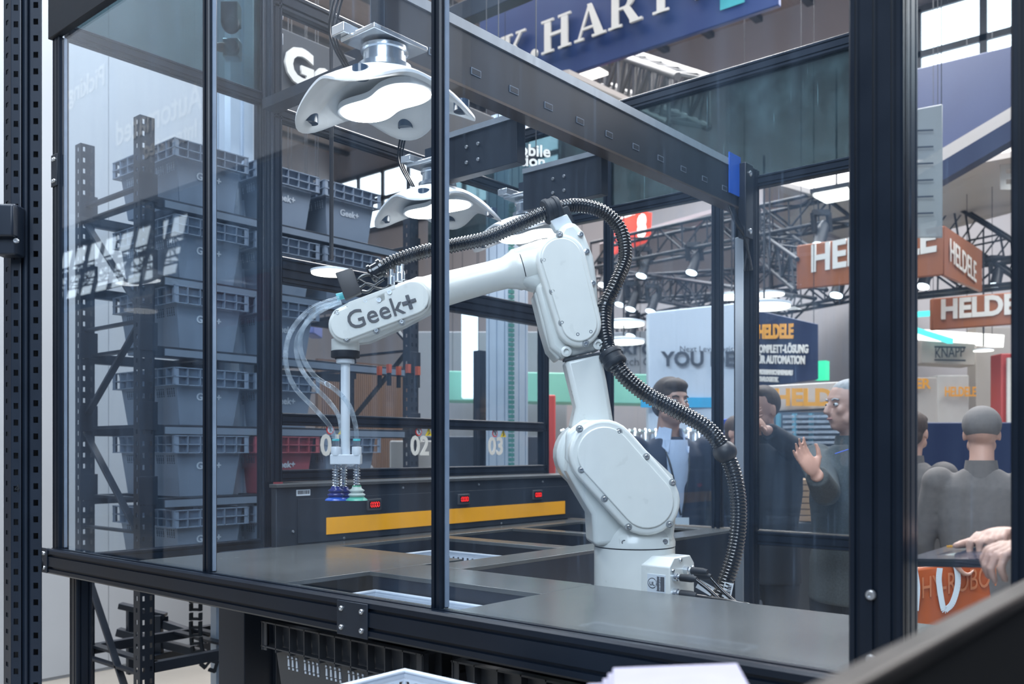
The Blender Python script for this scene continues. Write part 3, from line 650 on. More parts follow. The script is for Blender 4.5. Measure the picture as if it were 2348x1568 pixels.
# ================================================================ TOTES, RACK
totem=pm('tote_grey',(.20,.25,.33),.45,0,.06,8); toteb=pm('tote_charcoal',(.035,.040,.050),.4,0,.1,8); toter=pm('tote_red',(.36,.08,.10),.45,0,.1,6)
slotl=pm('slot_lit_tone',(.55,.62,.72),.4); slotd=pm('slot_shade_tone',(.05,.07,.10),.6); ltx=pm('tote_print',(.62,.68,.76),.5)  # pale and dark slot colours paint light and shade in the vents
basketm=pm('basket_light_grey',(.52,.58,.66),.4,0,.04,8)
def tote(loc,lx,ly,h,mat,sl,label,group,nm='storage_tote',logo=True,fins=True):
    """open stackable tote, lx along X, ly along Y; ribbed rim; origin at the base centre"""
    r=thing(nm,label,'tote',loc,group); x,y,z=loc; t=.004; ins=.03
    b=MB()
    ox,oy=lx/2-.02,ly/2-.02; bx,by=ox-ins,oy-ins
    o0=[(x-bx,y-by,z),(x+bx,y-by,z),(x+bx,y+by,z),(x-bx,y+by,z)]; o1=[(x-ox,y-oy,z+h),(x+ox,y-oy,z+h),(x+ox,y+oy,z+h),(x-ox,y+oy,z+h)]
    i1=[(x-ox+t,y-oy+t,z+h),(x+ox-t,y-oy+t,z+h),(x+ox-t,y+oy-t,z+h),(x-ox+t,y+oy-t,z+h)]; i0=[(x-bx+t,y-by+t,z+t),(x+bx-t,y-by+t,z+t),(x+bx-t,y+by-t,z+t),(x-bx+t,y+by-t,z+t)]
    b.loft([o0,o1,i1,i0]); b.build('body',mat,r,bevel=.003,seg=1)
    rm=MB(); H_=h
    for zz in ((H_-.004,H_-.042,H_-.078) if logo else (H_-.004,H_-.070)):
        for (a0,b0,a1,b1) in ((-lx/2,-ly/2,lx/2,-oy+.002),(-lx/2,oy-.002,lx/2,ly/2),(-lx/2,-oy,-ox+.002,oy),(ox-.002,-oy,lx/2,oy)):
            rm.box(x+a0,y+b0,z+zz,x+a1,y+b1,z+zz+.004)
    rm.build('rim_flange',mat,r)
    if fins:
        fn=MB(); nx=max(5,round(lx/.058)); ny=max(6,round(ly/.066))
        for i in range(nx+1):
            xx=-lx/2+.004+(lx-.008)*i/nx
            for s_ in (-1,1): fn.box(x+xx-.0015,y+s_*(oy-.002),z+H_-.078,x+xx+.0015,y+s_*ly/2,z+H_)
        for i in range(ny+1):
            yy=-ly/2+.004+(ly-.008)*i/ny
            for s_ in (-1,1): fn.box(x+s_*(ox-.002),y+yy-.0015,z+H_-.078,x+s_*lx/2,y+yy+.0015,z+H_)
        if nm=='storage_tote' and not logo:
            for q_ in range(0,len(fn.f),6):
                m_=MB(); b_=min(min(f) for f in fn.f[q_:q_+6]); m_.v=fn.v[b_:b_+8]; m_.f=[tuple(i-b_ for i in f) for f in fn.f[q_:q_+6]]; m_.build('rib',mat,r)
        else: fn.build('rim_ribs',mat,r)['kind']='stuff'
        sd_=MB(); ns=int((ly-.12)/.018)
        for i in range(ns):
            yy=-ly/2+.06+i*.018
            if i%5==4: continue
            for (za,zb_) in ((.088,.094),(.097,.116),(.119,.125)):
                q=h-(za+zb_)/2; xo=ox-ins*(1-q/h)
                for s_ in (-1,1): sd_.box(x+s_*(xo-.001),y+yy-.0028,z+h-zb_,x+s_*(xo+.0022),y+yy+.0028,z+h-za)
        sd_.build('vent_slots',sl,r)['kind']='stuff'
    if logo:
        q=.45*h; yo=y-(oy-ins*(1-q/h))-.002; n=Vector((0,ins,-0)).normalized()
        text('lettering','Geek+',ltx,(x,yo,z+q),(1,0,0),Vector((0,-ins/h,1)),.045,r,'CENTER',ext=.001,off=.001)
    return r
steel_keep=steel_blue; steel_blue=rackm
rack=thing('storage_rack','dark steel storage rack full of grey totes behind the enclosure','rack',(2.7,3.95,0))
def upright(par,x,y,w_,d_,z0,z1,hole=.05,face='-Y',nm='upright'):
    """C-section with two columns of slots"""
    up=MB(); n=int((z1-z0)/hole)
    up.perf((x-w_/2,y,z0),(w_,0,0),(0,0,z1-z0),2,n,.32,.42,(0,.003,0))
    up.perf((x-w_/2,y,z0),(0,d_,0),(0,0,z1-z0),1,n,.22,.40,(.003,0,0))
    up.box(x+w_/2-.003,y,z0,x+w_/2,y+d_,z1)
    return up.build(nm,steel_blue,par)
RX=1.93
for (x,y) in ((RX,3.655),(RX,4.20),(3.47,3.655),(3.47,4.20)):
    upright(rack,x,y,.065,.055,0,2.855)
    for z in (2.5,2.18,1.87,1.535,1.22): MB().box(x-.038,y-.004,z,x+.045,y,z+.12).build('beam_connector',steel_blue,rack,bevel=.001)
LV=[.55,.92,1.245,1.56,1.895,2.20,2.53]
for z in LV:
    for y in (3.66,4.21):
        MB().box(RX,y,z-.045,3.47,y+.035,z).build('shelf_beam',steel_blue,rack,bevel=.002)
    if z>2.3 or z<1.0 or z==1.56 or True:
        for xx in (1.97,2.38,2.48,2.80,2.90,3.25): MB().box(xx-.02,3.67,z-.012,xx+.02,4.22,z).build('shelf_bar',steel_blue,rack)
    if z>.9: MB().box(RX+.08,3.655,z-.04,3.40,3.66,z-.01).build('label_strip',stm,rack)
m=None
def brace(a,b): MB().beam(a,b,.012,.03,(1,0,0)).build('brace',steel_blue,rack,bevel=.001)
for x in (RX,3.47):
    for z in (2.57,2.0,1.1,.5): brace((x,3.68,z),(x,4.22,z))
    brace((x,3.68,2.15),(x,4.22,2.57)) if False else brace((x,4.22,2.50),(x,3.68,2.02))
    brace((x,4.22,1.60),(x,3.68,2.02)); brace((x,4.22,1.53),(x,3.68,1.05)); brace((x,3.68,.2),(x,4.22,.9))
k=0
names=('left','middle','right'); lvn=['lowest','second-lowest','third','fourth','fifth','sixth','top']
for li,z in enumerate(LV):
    if li<1: continue
    for i,(x,wd) in enumerate(((2.235,.37),(2.64,.37),(3.04,.37))):
        if li==3 and i==2: continue
        if li==4 and i>0 and i==2: continue
        red=(li==2 and i==1)
        lb='%s tote %s on the %s level of the storage rack'%('reddish' if red else 'grey', {'left':'beside the left upright','middle':'in the middle','right':'at the right end'}[names[i]], lvn[li])
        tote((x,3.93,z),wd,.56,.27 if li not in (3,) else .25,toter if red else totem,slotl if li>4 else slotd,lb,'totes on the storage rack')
steel_blue=steel_keep
# baskets in the cut-outs
def basket(x0,y0,x1,y1,zt,h,label,nm='perforated_basket'):
    r=thing(nm,label,'basket',((x0+x1)/2,(y0+y1)/2,zt-h),'light grey baskets')
    w_=MB(); nx=max(6,int((x1-x0)/.024)); ny=max(6,int((y1-y0)/.024)); hz=min(.05,h-.015)
    def holes(o,U,n,N):
        o=Vector(o);U=Vector(U)
        w_.perf(o+Vector((0,0,-hz-.012)),U,(0,0,hz),n,2,.42,.62,N)
        w_.add([o+Vector((0,0,-.012)),o+U+Vector((0,0,-.012)),o+U,o],[(0,1,2,3)]); w_.add([o+Vector((0,0,-h)),o+U+Vector((0,0,-h)),o+U+Vector((0,0,-hz-.012)),o+Vector((0,0,-hz-.012))],[(0,1,2,3)])
    holes((x0,y0,zt),(x1-x0,0,0),nx,(0,.004,0)); holes((x0,y1,zt),(x1-x0,0,0),nx,(0,-.004,0)); holes((x0,y0,zt),(0,y1-y0,0),ny,(.004,0,0)); holes((x1,y0,zt),(0,y1-y0,0),ny,(-.004,0,0))
    w_.build('wall',basketm,r)
    f=MB(); e=.010
    f.box(x0-e,y0-e,zt-.004,x1+e,y0+.002,zt+.004).box(x0-e,y1-.002,zt-.004,x1+e,y1+e,zt+.004).box(x0-e,y0,zt-.004,x0+.002,y1,zt+.004).box(x1-.002,y0,zt-.004,x1+e,y1,zt+.004)
    f.build('rim',basketm,r,bevel=.003)
    MB().box(x0,y0,zt-h,x1,y1,zt-h+.004).build('floor_panel',basketm,r)
    MB().tube(catmull([((x0+x1)/2-.05,y1-.01,zt-.015),((x0+x1)/2-.045,y1-.02,zt-.03),((x0+x1)/2+.045,y1-.02,zt-.03),((x0+x1)/2+.05,y1-.01,zt-.015)],4),.004,6).build('handle',basketm,r,smooth=60)
    return r
basket(1.43,1.37,1.675,1.92,1.060,.048,'light grey perforated basket in the near cut-out below the central post')
basket(2.11,1.96,2.50,2.50,1.062,.2,'light grey perforated basket in the far cut-out beside the orange stripe')
# totes under the front rail
tote((1.60,1.815,.685),.30,.63,.30,toteb,slotl,'charcoal tote with vent slots painted pale as if lit through, hanging under the front rail','totes under the table',logo=False)
tote((1.60,1.11,.685),.30,.60,.30,toteb,slotd,'charcoal tote with slots painted shade-dark under the table right of the pale-slotted one','totes under the table',logo=False)
# floor stand with a tray in front
a=at(930,1535,1.75)
basket(.95,.87,1.19,1.28,a.z,.18,'light grey tray at the bottom edge in front of the charcoal tote','tray')
sup=thing('tray_stand','low grey stand holding the tray at the bottom edge','stand',(1.07,1.08,0)); 
for x in (.96,1.18):
    for y in (.89,1.27): MB().box(x-.012,y-.012,0,x+.012,y+.012,a.z-.18).build('leg',blackpost,sup)
MB().box(.95,.88,a.z-.2,1.19,1.28,a.z-.18).build('top',blackpost,sup)
# ================================================================ FOREGROUND RACK UPRIGHT (left)
fu=thing('rack_upright','tall navy perforated steel upright filling the left edge of the view','upright',(.82,2.12,0))
t_=2.0
def fp(px,back=0): d=D(px,HY)*(t_+back); return Vector((d.x,d.y,0))
def strip(pa,pb,z0,z1,n,hu,hv,nm,phase=0):
    a=Vector((pa.x,pa.y,z0+phase)); b=Vector((pb.x,pb.y,z0+phase)); N=Vector((F.x,F.y,0))*.004
    return MB().perf(a,b-a,(0,0,z1-z0),1,n,hu,hv,N).build(nm,steel_blue,fu)
npit=.0364; nh=int(3.2/npit)
strip(fp(9,.03),fp(24,.004),.0,nh*npit,nh,.34,.28,'side_flange',.012)
strip(fp(26),fp(47),.0,nh*npit,nh,.50,.36,'front_flange'); strip(fp(70),fp(94),.0,nh*npit,nh,.46,.36,'front_flange',.006)
MB().prism([fp(24,.004),fp(26),fp(47),fp(49,.012),fp(57,.004),fp(62,.004),fp(68,.012),fp(70),fp(94),fp(95,.05),fp(93,.05),fp(92,.02),fp(25,.02),fp(12,.05),fp(9,.03)],(0,0,.001)).build('foot_plate',steel_blue,fu)
def fpz(px,z,b=0): p=fp(px,b); return Vector((p.x,p.y,z))
for (a,ab,b,bb) in ((47,0,50,.010),(50,.010,57,.002),(57,.002,62,.002),(62,.002,67,.010),(67,.010,70,0),(24,.004,26,0),(94,0,95,.06)):
    MB().add([fpz(a,0,ab),fpz(b,0,bb),fpz(b,3.3,bb),fpz(a,3.3,ab)],[(0,1,2,3)]).build('folded_web',steel_blue,fu,solid=.002)
MB().add([fpz(9,0,.06),fpz(95,0,.06),fpz(95,3.3,.06),fpz(9,3.3,.06)],[(0,1,2,3)]).build('hole_backing',blackmatt,fu,solid=.002)  # matt black sheet added behind so the holes look black
zc=1.45+(1032-535)*t_/2090
cl=MB().obox(fpz(22,zc+.0,-.02),R*.0235,F*.02,Zv*.055).build('clamp',steel_blue,fu,bevel=.004)
MB().obox(fpz(4,zc+.015,-.045),R*.03,F*.012,Zv*.034).build('clamp_arm',steel_blue,cl,bevel=.004)
bolt(cl,fpz(38,zc-.026,-.04),-F,.006)
text('lettering','4',blackmatt,fpz(33,1.45-96*t_/2090,-.001),R,Zv,.024,fu,ext=.0005)
MB().ball(fpz(92,1.45-(1295-1032)*t_/2090,.02),.006,.012,.016,14,8).build('cap',blackmatt,fu,smooth=60)
# ================================================================ FOREGROUND RIGHT: console, hand, papers
con=thing('console_box','blurred dark console with worn metal edge slanting across the lower right corner','console',(.9,.16,0))
Y0=.176
a=onY(1900,1568,Y0); b=onY(2348,1325,Y0)
ztop=b.z
MB().box(.25,Y0-.016,0,1.02,Y0-.002,ztop-.010).build('side_panel',pm('console_dark',(.012,.012,.013),.8,0,.3,4,spec=.2),con,bevel=.004)
MB().box(.24,Y0-.020,ztop-.012,1.03,Y0,ztop).build('metal_edge',pm('worn_metal_edge',(.028,.024,.022),.4,.4,.3,20),con,bevel=.003)
MB().box(.25,-.5,0,1.02,Y0-.016,.85).build('cabinet',blackmatt,con,bevel=.004)
MB().box(.98,-.5,.85,1.02,Y0-.016,ztop-.03).build('end_panel',blackmatt,con)
# brochures at the bottom edge
pap=pm('brochure_paper',(.24,.235,.33),.5,0,.08,30)
for k in range(5):
    r_=at(1560-18*k+(k%3)*9,1600,.80+.004*k); 
    c=Vector((r_.x,r_.y,1.238-.006*k)); an=-.12+.02*(k%4)
    u=(R*math.cos(an)+F*math.sin(an)); v=Zv.cross(u)
    o=MB().obox(c,u*.060+Zv*.004,v*.09,Zv*.0022).build('brochure',pap,None,bevel=.001); recentre(o,c)
    tag(o,'white blurred brochure, %s of the fanned pile at the bottom edge'%('topmost','second from the top','in the middle','second from the bottom','lowest')[k],'brochure','brochures in the pile at the bottom edge')
st=thing('brochure_shelf','dark shelf under the pile of brochures','shelf',(.6,.35,0)); c=at(1520,1600,.80)
MB().obox(Vector((c.x,c.y,1.18)),R*.10,F*.10,Zv*.02).build('board',blackmatt,st,bevel=.003); MB().box(c.x-.03,c.y-.03,0,c.x+.03,c.y+.03,1.16).build('stem',blackmatt,st)
# ================================================================ LIFT FRAME AND CABLE CHAIN UNDER THE TABLE
lf=thing('lifting_frame','black steel lifting frame low on the floor behind the table legs','frame',(2.6,4.4,0))
def bm(p,q,w_,h_,nm='bar',t0_=4.7,t1_=4.7): MB().beam(at(*p,t0_),at(*q,t1_),w_,h_).build(nm,blackpost,lf,bevel=.003)
bm((275,1388),(380,1412),.05,.03,'upper_arm'); bm((270,1448),(470,1500),.05,.04,'lower_arm'); bm((360,1410),(362,1500),.04,.05,'support',4.68,4.68)
bm((335,1518),(480,1480),.06,.06,'base_bar',4.6,5.0); bm((375,1430),(480,1465),.05,.04,'slide_bar'); bm((375,1412),(375,1425),.03,.04,'cap')
bm((300,1395),(300,1545),.03,.04,'leg',4.7,4.7)
cc=thing('cable_chain','black cable drag chain hanging and curling beside the pale lift column','chain',(2.5,4.0,.3))
pth=catmull([at(x,y,4.3) for x,y in ((449,1120),(449,1200),(449,1300),(449,1400),(449,1450),(455,1495),(475,1520),(500,1530))],10)
ac=0; last=pth[0]; n=0
for p in pth[1:]:
    ac+=(p-last).length
    if ac>.034:
        d=(p-last).normalized(); sd=d.cross(F).normalized(); l=MB()
        for s_ in (-1,1): l.obox(p+sd*s_*.022,d*.017,sd*.006,F*.012)
        l.obox(p+d*.011,d*.005,sd*.020,F*.012); l.build('link',blackmatt,cc); ac=0
    last=p
# ================================================================ PEOPLE
skin=pm('skin',(.52,.30,.23),.5,0,.10,14); hairb=pm('hair_brown',(.055,.032,.022),.7,0,.4,60,bump=.4); hairg=pm('hair_grey',(.34,.33,.33),.7,0,.3,60,bump=.4)
navy=pm('suit_navy',(.012,.020,.045),.8,0,.15,40,bump=.15); darks=pm('suit_black',(.012,.015,.022),.8,0,.15,40,bump=.15); fleece=pm('fleece_grey',(.065,.075,.078),.95,0,.35,150,bump=.6)
shirtm=pm('shirt_blue',(.42,.50,.66),.8,0,.06,20); trous=pm('trousers_black',(.010,.012,.018),.85,0,.15,30); greyj=pm('jacket_grey',(.13,.115,.11),.9,0,.15,40,bump=.3); shoem=pm('shoe_black',(.01,.01,.01),.35)
eyew=pm('eye_white',(.6,.6,.6),.3); eyed=pm('eye_dark',(.02,.015,.012),.2); lipm=pm('lips',(.36,.15,.12),.5)
def hand(m, wr, d, pn, s=1.0, curl=.5, side=1):
    """wr wrist, d direction of the fingers, pn palm normal"""
    d=Vector(d).normalized(); pn=Vector(pn); pn=(pn-d*pn.dot(d)).normalized(); x=d.cross(pn)*side
    M_=Matrix((x,d,pn)).transposed()
    m.ball(wr+d*.045*s,.040*s,.050*s,.016*s,12,8,M_)
    for i,L in enumerate((.072,.080,.074,.058)):
        a=wr+d*.082*s+x*(-.030+.020*i)*s; P=[a]; dd=d.copy()
        sp=x*(-.10+.07*i)
        for j in range(3):
            an=curl*(j+.6)*.6; v=(d*math.cos(an)+pn*math.sin(an)+sp).normalized(); P.append(P[-1]+v*L*s*(.42,.32,.26)[j])
        m.tube([a-d*.03*s]+P,[.0095*s,.0092*s,.0085*s,.0078*s,.0062*s],8)
        m.ball(P[-1],.0065*s,None,None,8,5)
    a=wr+d*.025*s-x*.028*s; P=[a,a-x*.028*s+d*.022*s+pn*.008*s,a-x*.040*s+d*.050*s+pn*.014*s,a-x*.042*s+d*.072*s+pn*.018*s]
    m.tube(P,[.014*s,.012*s,.010*s,.0075*s],8); m.ball(P[-1],.0078*s,None,None,8,5)
def person(label,xy,top,face,body_dir,jacket,la,ra,hair=hairb,style='short',shirt=shirtm,vneck=True,cap=None,s=1.0,legs=True,lh=None,rh=None,lean=0):
    """top: height of the head top; face/body_dir: angles in world XY; la/ra: (elbow, wrist) world points or None"""
    x,y=xy; r=thing('person',label,'person',(x,y,0)); s=top/1.78
    def V(f,l,z): # forward, left, up in body frame
        c,sn=math.cos(body_dir),math.sin(body_dir); return Vector((x+f*c-l*sn, y+f*sn+l*c, z))
    fdv=Vector((math.cos(face),math.sin(face),0)); flv=Vector((-fdv.y,fdv.x,0))
    hz=top-.118*s; hc=V(.02+lean,0,hz)
    M_=Matrix((fdv,flv,Zv)).transposed()
    b=MB(); P=lambda f,l,z: hc+fdv*f*s+flv*l*s+Zv*z*s
    b.ball(P(-.012,0,.022),.096*s,.076*s,.092*s,18,12,M_); b.ball(P(.020,0,-.045),.066*s,.058*s,.072*s,16,10,M_); b.ball(P(.052,0,-.088),.026*s,.027*s,.022*s,12,8,M_)
    b.ball(P(.062,0,.028),.026*s,.050*s,.014*s,12,8,M_)
    b.tube([P(.080,0,.018),P(.098,0,-.018),P(.104,0,-.030)],[.008*s,.012*s,.012*s],8); b.ball(P(.100,0,-.032),.015*s,.016*s,.010*s,10,7,M_)
    for q in (-1,1):
        b.ball(P(.058,q*.042,-.022),.022*s,.018*s,.022*s,10,7,M_); b.ball(P(-.012,q*.077,-.012),.017*s,.009*s,.030*s,10,7,M_); b.ball(P(.020,q*.050,-.060),.035*s,.016*s,.028*s,10,7,M_)
    b.ball(P(.074,0,-.060),.014*s,.024*s,.010*s,10,7,M_)
    b.tube([P(-.012,0,-.05),P(-.03,0,-.12),V(-.02+lean*.5,0,top-.33*s)],[.056*s,.055*s,.068*s],16)
    # torso core so that head, trunk, arms and legs are one surface
    sh=top-.335*s; b.tube([V(lean*.5,0,sh),V(lean*.3,0,sh-.2*s),V(0,0,sh-.45*s),V(0,0,.92*s)],[.09*s,.12*s,.11*s,.12*s],16)
    def armcore(q,el,wr):
        S_=V(lean*.4,q*.19*s,sh-.03*s); b.tube([V(lean*.4,0,sh-.05*s),S_,el,wr],[.06*s,.05*s,.036*s,.026*s],10); return S_
    dl=(V(.03,.27*s,sh-.33*s),V(.12,.26*s,sh-.58*s)); dr_=(V(.03,-.27*s,sh-.33*s),V(.12,-.26*s,sh-.58*s))
    la=la or dl; ra=ra or dr_
    SL=armcore(1,*map(Vector,la)); SR=armcore(-1,*map(Vector,ra))
    for (q,ar,hh) in ((1,la,lh),(-1,ra,rh)):
        e,w_=Vector(ar[0]),Vector(ar[1]); dd=(w_-e).normalized()
        if hh: hand(b,w_,hh[0],hh[1],s,hh[2],hh[3] if len(hh)>3 else q)
        else: hand(b,w_,dd,(V(0,0,0)-V(0,q,0)),s,.6,q)
    for q in (-1,1): b.tube([V(0,q*.09,.92*s),V(.01,q*.10,.5*s),V(-.01,q*.10,.08)],[.08*s,.05*s,.035*s],12)
    b.build('body',skin,r,remesh=.0065,smoothit=3)
    # eyes, brows, lips
    for q in (-1,1):
        MB().ball(P(.074,q*.031,.002),.010*s,.013*s,.008*s,10,7,M_).build('eye',eyew,r,smooth=60); MB().ball(P(.082,q*.031,.002),.0045*s,.005*s,.005*s,8,6,M_).build('iris',eyed,r,smooth=60)
        MB().tube([P(.083,q*.016,.022),P(.082,q*.032,.027),P(.070,q*.048,.022)],.0038*s,6).build('eyebrow',hair if not cap else hairb,r,smooth=60)
    MB().ball(P(.086,0,-.060),.006*s,.021*s,.0055*s,12,6,M_).build('lips',lipm,r,smooth=60)
    # hair
    hm=MB()
    if style=='short':
        hm.ball(P(-.020,0,.040),.100*s,.082*s,.090*s,18,12,M_); hm.ball(P(.020,0,.078),.075*s,.068*s,.040*s,14,9,M_); hm.ball(P(-.055,0,-.02),.060*s,.070*s,.06*s,14,9,M_)
        for i in range(14): a_=random.uniform(-1,1); hm.ball(P(.045+random.uniform(-.04,.025),a_*.055,.098-abs(a_)*.02+random.uniform(-.006,.012)),.022*s,.018*s,.016*s,8,6,M_)
    elif style=='crop': hm.ball(P(-.024,0,.032),.094*s,.0805*s,.090*s,18,12,M_); hm.ball(P(.0,0,.070),.080*s,.066*s,.046*s,14,9,M_)
    elif style=='bald': hm.ball(P(-.036,0,.010),.090*s,.084*s,.074*s,18,12,M_); hm.ball(P(-.02,0,.06),.088*s,.072*s,.058*s,18,12,M_)
    elif style=='cap':
        hm.ball(P(-.012,0,.045),.108*s,.090*s,.092*s,18,12,M_)
    if style=='cap':
        hm.build('knit_cap',cap,r,remesh=.007,smoothit=2)
    else: hm.build('hair',hair,r,remesh=.0065,smoothit=2)
    # jacket
    j=MB()
    def ring(z,wd,dp,f=0,n=20): return [V(f+dp*math.cos(a),wd*math.sin(a),z) for a in [2*PI*k/n for k in range(n)]]
    j.loft([ring(.80*s,.20*s,.15*s),ring(.98*s,.195*s,.145*s),ring(sh-.38*s,.180*s,.13*s,lean*.1),ring(sh-.2*s,.205*s,.135*s,lean*.3),ring(sh-.05*s,.205*s,.115*s,lean*.4),ring(sh+.005*s,.14*s,.09*s,lean*.5),ring(sh+.045*s,.080*s,.075*s,lean*.5)])
    for S_,ar in ((SL,la),(SR,ra)):
        e,w_=Vector(ar[0]),Vector(ar[1]); w2=e+(w_-e)*.93
        j.tube([S_*.85+V(0,0,sh-.05*s)*.15,S_,(S_+e)/2,e,(e+w2)/2,w2],[.075*s,.080*s,.068*s,.060*s,.052*s,.046*s],14); j.ball(S_,.083*s)
    j.build('jacket',jacket,r,remesh=.010,smoothit=3)
    if vneck:
        sh_=MB(); sh_.add([V(.152*s+lean*.3,.055*s,sh+.03*s),V(.152*s+lean*.3,-.055*s,sh+.03*s),V(.158*s,-.015*s,sh-.36*s),V(.158*s,.015*s,sh-.36*s)],[(0,1,2,3)])
        sh_=MB(); sh_.loft([[V(.118*s+lean*.4+.018*math.cos(a),wd*math.sin(a),z) for a in [2*PI*k/12 for k in range(12)]] for z,wd in ((sh-.38*s,.012),(sh-.2*s,.048),(sh-.06*s,.058))]+[[V(.080*s+lean*.5+.02*math.cos(a),.062*math.sin(a),sh+.03*s) for a in [2*PI*k/12 for k in range(12)]]])
        sh_.build('shirt',shirt,r,smooth=50)
        for q in (-1,1):
            MB().add([P(-.03,q*.050,-.118),P(.045,q*.030,-.135),V(.125*s+lean*.4,q*.050*s,sh-.035*s),V(.03,q*.088*s,sh+.03*s)],[(0,1,2,3)]).build('collar',shirt,r,solid=.006)
    else:
        MB().lathe(V(-.01+lean*.5,0,sh-.0*s),Zv,[(.082*s,0),(.075*s,.05*s),(.070*s,.085*s),(.066*s,.05*s)],20).build('collar',jacket,r,smooth=50)
    t=MB()
    def leg(q): return [[V(f+dp*math.cos(a),q*(off)+wd*math.sin(a),z) for a in [2*PI*k/16 for k in range(16)]] for z,wd,dp,off,f in ((.06,.065,.075,.10,0),(.30,.062,.070,.10,-.005),(.52,.070,.078,.10,.01),(.78*s,.095,.105,.095,.005),(.90*s,.10,.12,.085,0))]
    for q in (-1,1): t.loft(leg(q))
    t.loft([ring(.84*s,.17*s,.125*s),ring(1.0*s,.165*s,.12*s)])
    t.build('trousers',trous,r,remesh=.010,smoothit=2)
    for q in (-1,1):
        c=V(.05,q*.10,.045); bm_=Matrix((Vector((math.cos(body_dir),math.sin(body_dir),0)),Vector((-math.sin(body_dir),math.cos(body_dir),0)),Zv)).transposed()
        MB().ball(c,.145,.05,.045,14,8,bm_).build('shoe',shoem,r,smooth=60)
    return r,P,V,sh,s
camdir=math.atan2(-F.y,-F.x)   # facing the camera
def xy(px,t): d=D(px,HY); return (d.x*t,d.y*t)
def topz(py,t): return H+(HY-py)*t/FP
# young man in navy suit
t=4.62
r,P,V,sh,s=person('young man in navy suit and pale blue shirt with lanyard behind the hose',xy(1537,t),topz(868,t),camdir+.45,camdir+.15,navy,None,None)
MB().tube(catmull([V(.06,.062,sh+.03),V(.155,.045,sh-.12),V(.168,.004,sh-.34)],6),.005,6).tube(catmull([V(.06,-.062,sh+.03),V(.155,-.045,sh-.12),V(.168,-.004,sh-.34)],6),.005,6).build('lanyard',blackmatt,r,smooth=60)
MB().obox(V(.175,0,sh-.40),R*.035,Zv*.05,F*.003).build('badge',white,r)
# man with raised arm, dark suit
t=4.55
el=at(1822,1030,t-.12); wr=at(1757,985,t-.25)
person('dark-suited man with raised forearm beside the silver duct',xy(1745,t),topz(884,t),camdir-1.0,camdir-.5,darks,(el,wr),None,hairb,'crop',vneck=False,lh=((wr-el).normalized()+Vector((0,0,.2)),R,1.0))
# older man in fleece
t=3.95
el=at(1893,1128,t-.25); wr=at(1872,1088,t-.42)
r,P,V,sh,s=person('older grey-haired man in charcoal fleece gesturing with one hand',xy(1950,t),topz(868,t),camdir-1.35,camdir-1.1,fleece,(at(1990,1160,t),at(1990,1250,t)),(el,wr),hairg,'bald',vneck=False,rh=((at(1838,1040,t-.42)-wr).normalized(),-F+R*.6,.35,-1))
MB().beam(at(1915,1040,t-.2),at(1945,1030,t-.2),.012,.002).build('blue_logo',pm('blue_print',(.02,.10,.6),.5),r)
# man seen from behind at the right, grey jacket and knit cap
t=4.1
el=at(2300,1130,t-.05); wr=at(2215,1225,t-.15)
person('man in grey jacket and grey cap seen from behind at the right',xy(2250,t),topz(938,t),camdir+2.7,camdir+2.6,greyj,None,(at(2325,1140,t),at(2290,1250,t-.1)),hairb,'cap',vneck=False,cap=pm('cap_grey',(.16,.145,.14),.9,0,.1,60,bump=.3))
t=4.9
person('reflected person in grey coat, built solid behind the wide right post',xy(2090,t),topz(945,t),camdir+2.4,camdir+2.2,greyj,None,None,hairb,'short',vneck=False)  # solid figure added in place of a reflection in the pane
t=6.2
person('man in dark coat mostly hidden behind the silver duct',xy(1690,t),topz(955,t),camdir+.6,camdir+.4,darks,None,None,hairb,'short')
# hands holding a tablet in the near right
hb=MB()
def near(px,py,t): return at(px,py,t)
hand(hb,near(2325,1228,1.5),(near(2205,1218,1.42)-near(2325,1228,1.5)),-Zv*.9-F*.2,.80,1.55,1)
hb.tube([near(2322,1230,1.5),near(2400,1265,1.5),near(2600,1330,1.55)],[.026,.030,.042],12)
o=hb.build('person_hand',skin,None,remesh=.0035,smoothit=3); o.name='person'; recentre(o,near(2400,1265,1.5)); tag(o,'blurred near hand gripping a dark tablet at the right edge','person')
hb=MB(); hand(hb,near(2430,1262,1.3),(near(2340,1255,1.3)-near(2430,1262,1.3)),-Zv,.85,1.3,-1); hb.tube([near(2425,1263,1.3),near(2600,1300,1.3)],[.026,.04],12)
o=hb.build('person',skin,None,remesh=.0035,smoothit=3); recentre(o,near(2430,1262,1.3)); tag(o,'second blurred hand cut off by the right edge of the view','person')
ta=thing('tablet','thin dark tablet with orange edge held in the near hand','tablet',near(2170,1270,1.45))
A=[near(2075,1283,1.50),near(2170,1254,1.60),near(2300,1254,1.46),near(2255,1284,1.36)]
MB().prism(A,(0,0,-.012)).build('case',blackmatt,ta,bevel=.002)
MB().prism([a+Vector((0,0,.0005)) for a in A],(0,0,.001)).build('screen',pm('screen_off',(.02,.035,.06),.1),ta)
MB().beam(near(2175,1253.5,1.59),near(2250,1254,1.52),.008,.005).build('orange_edge',orange,ta)
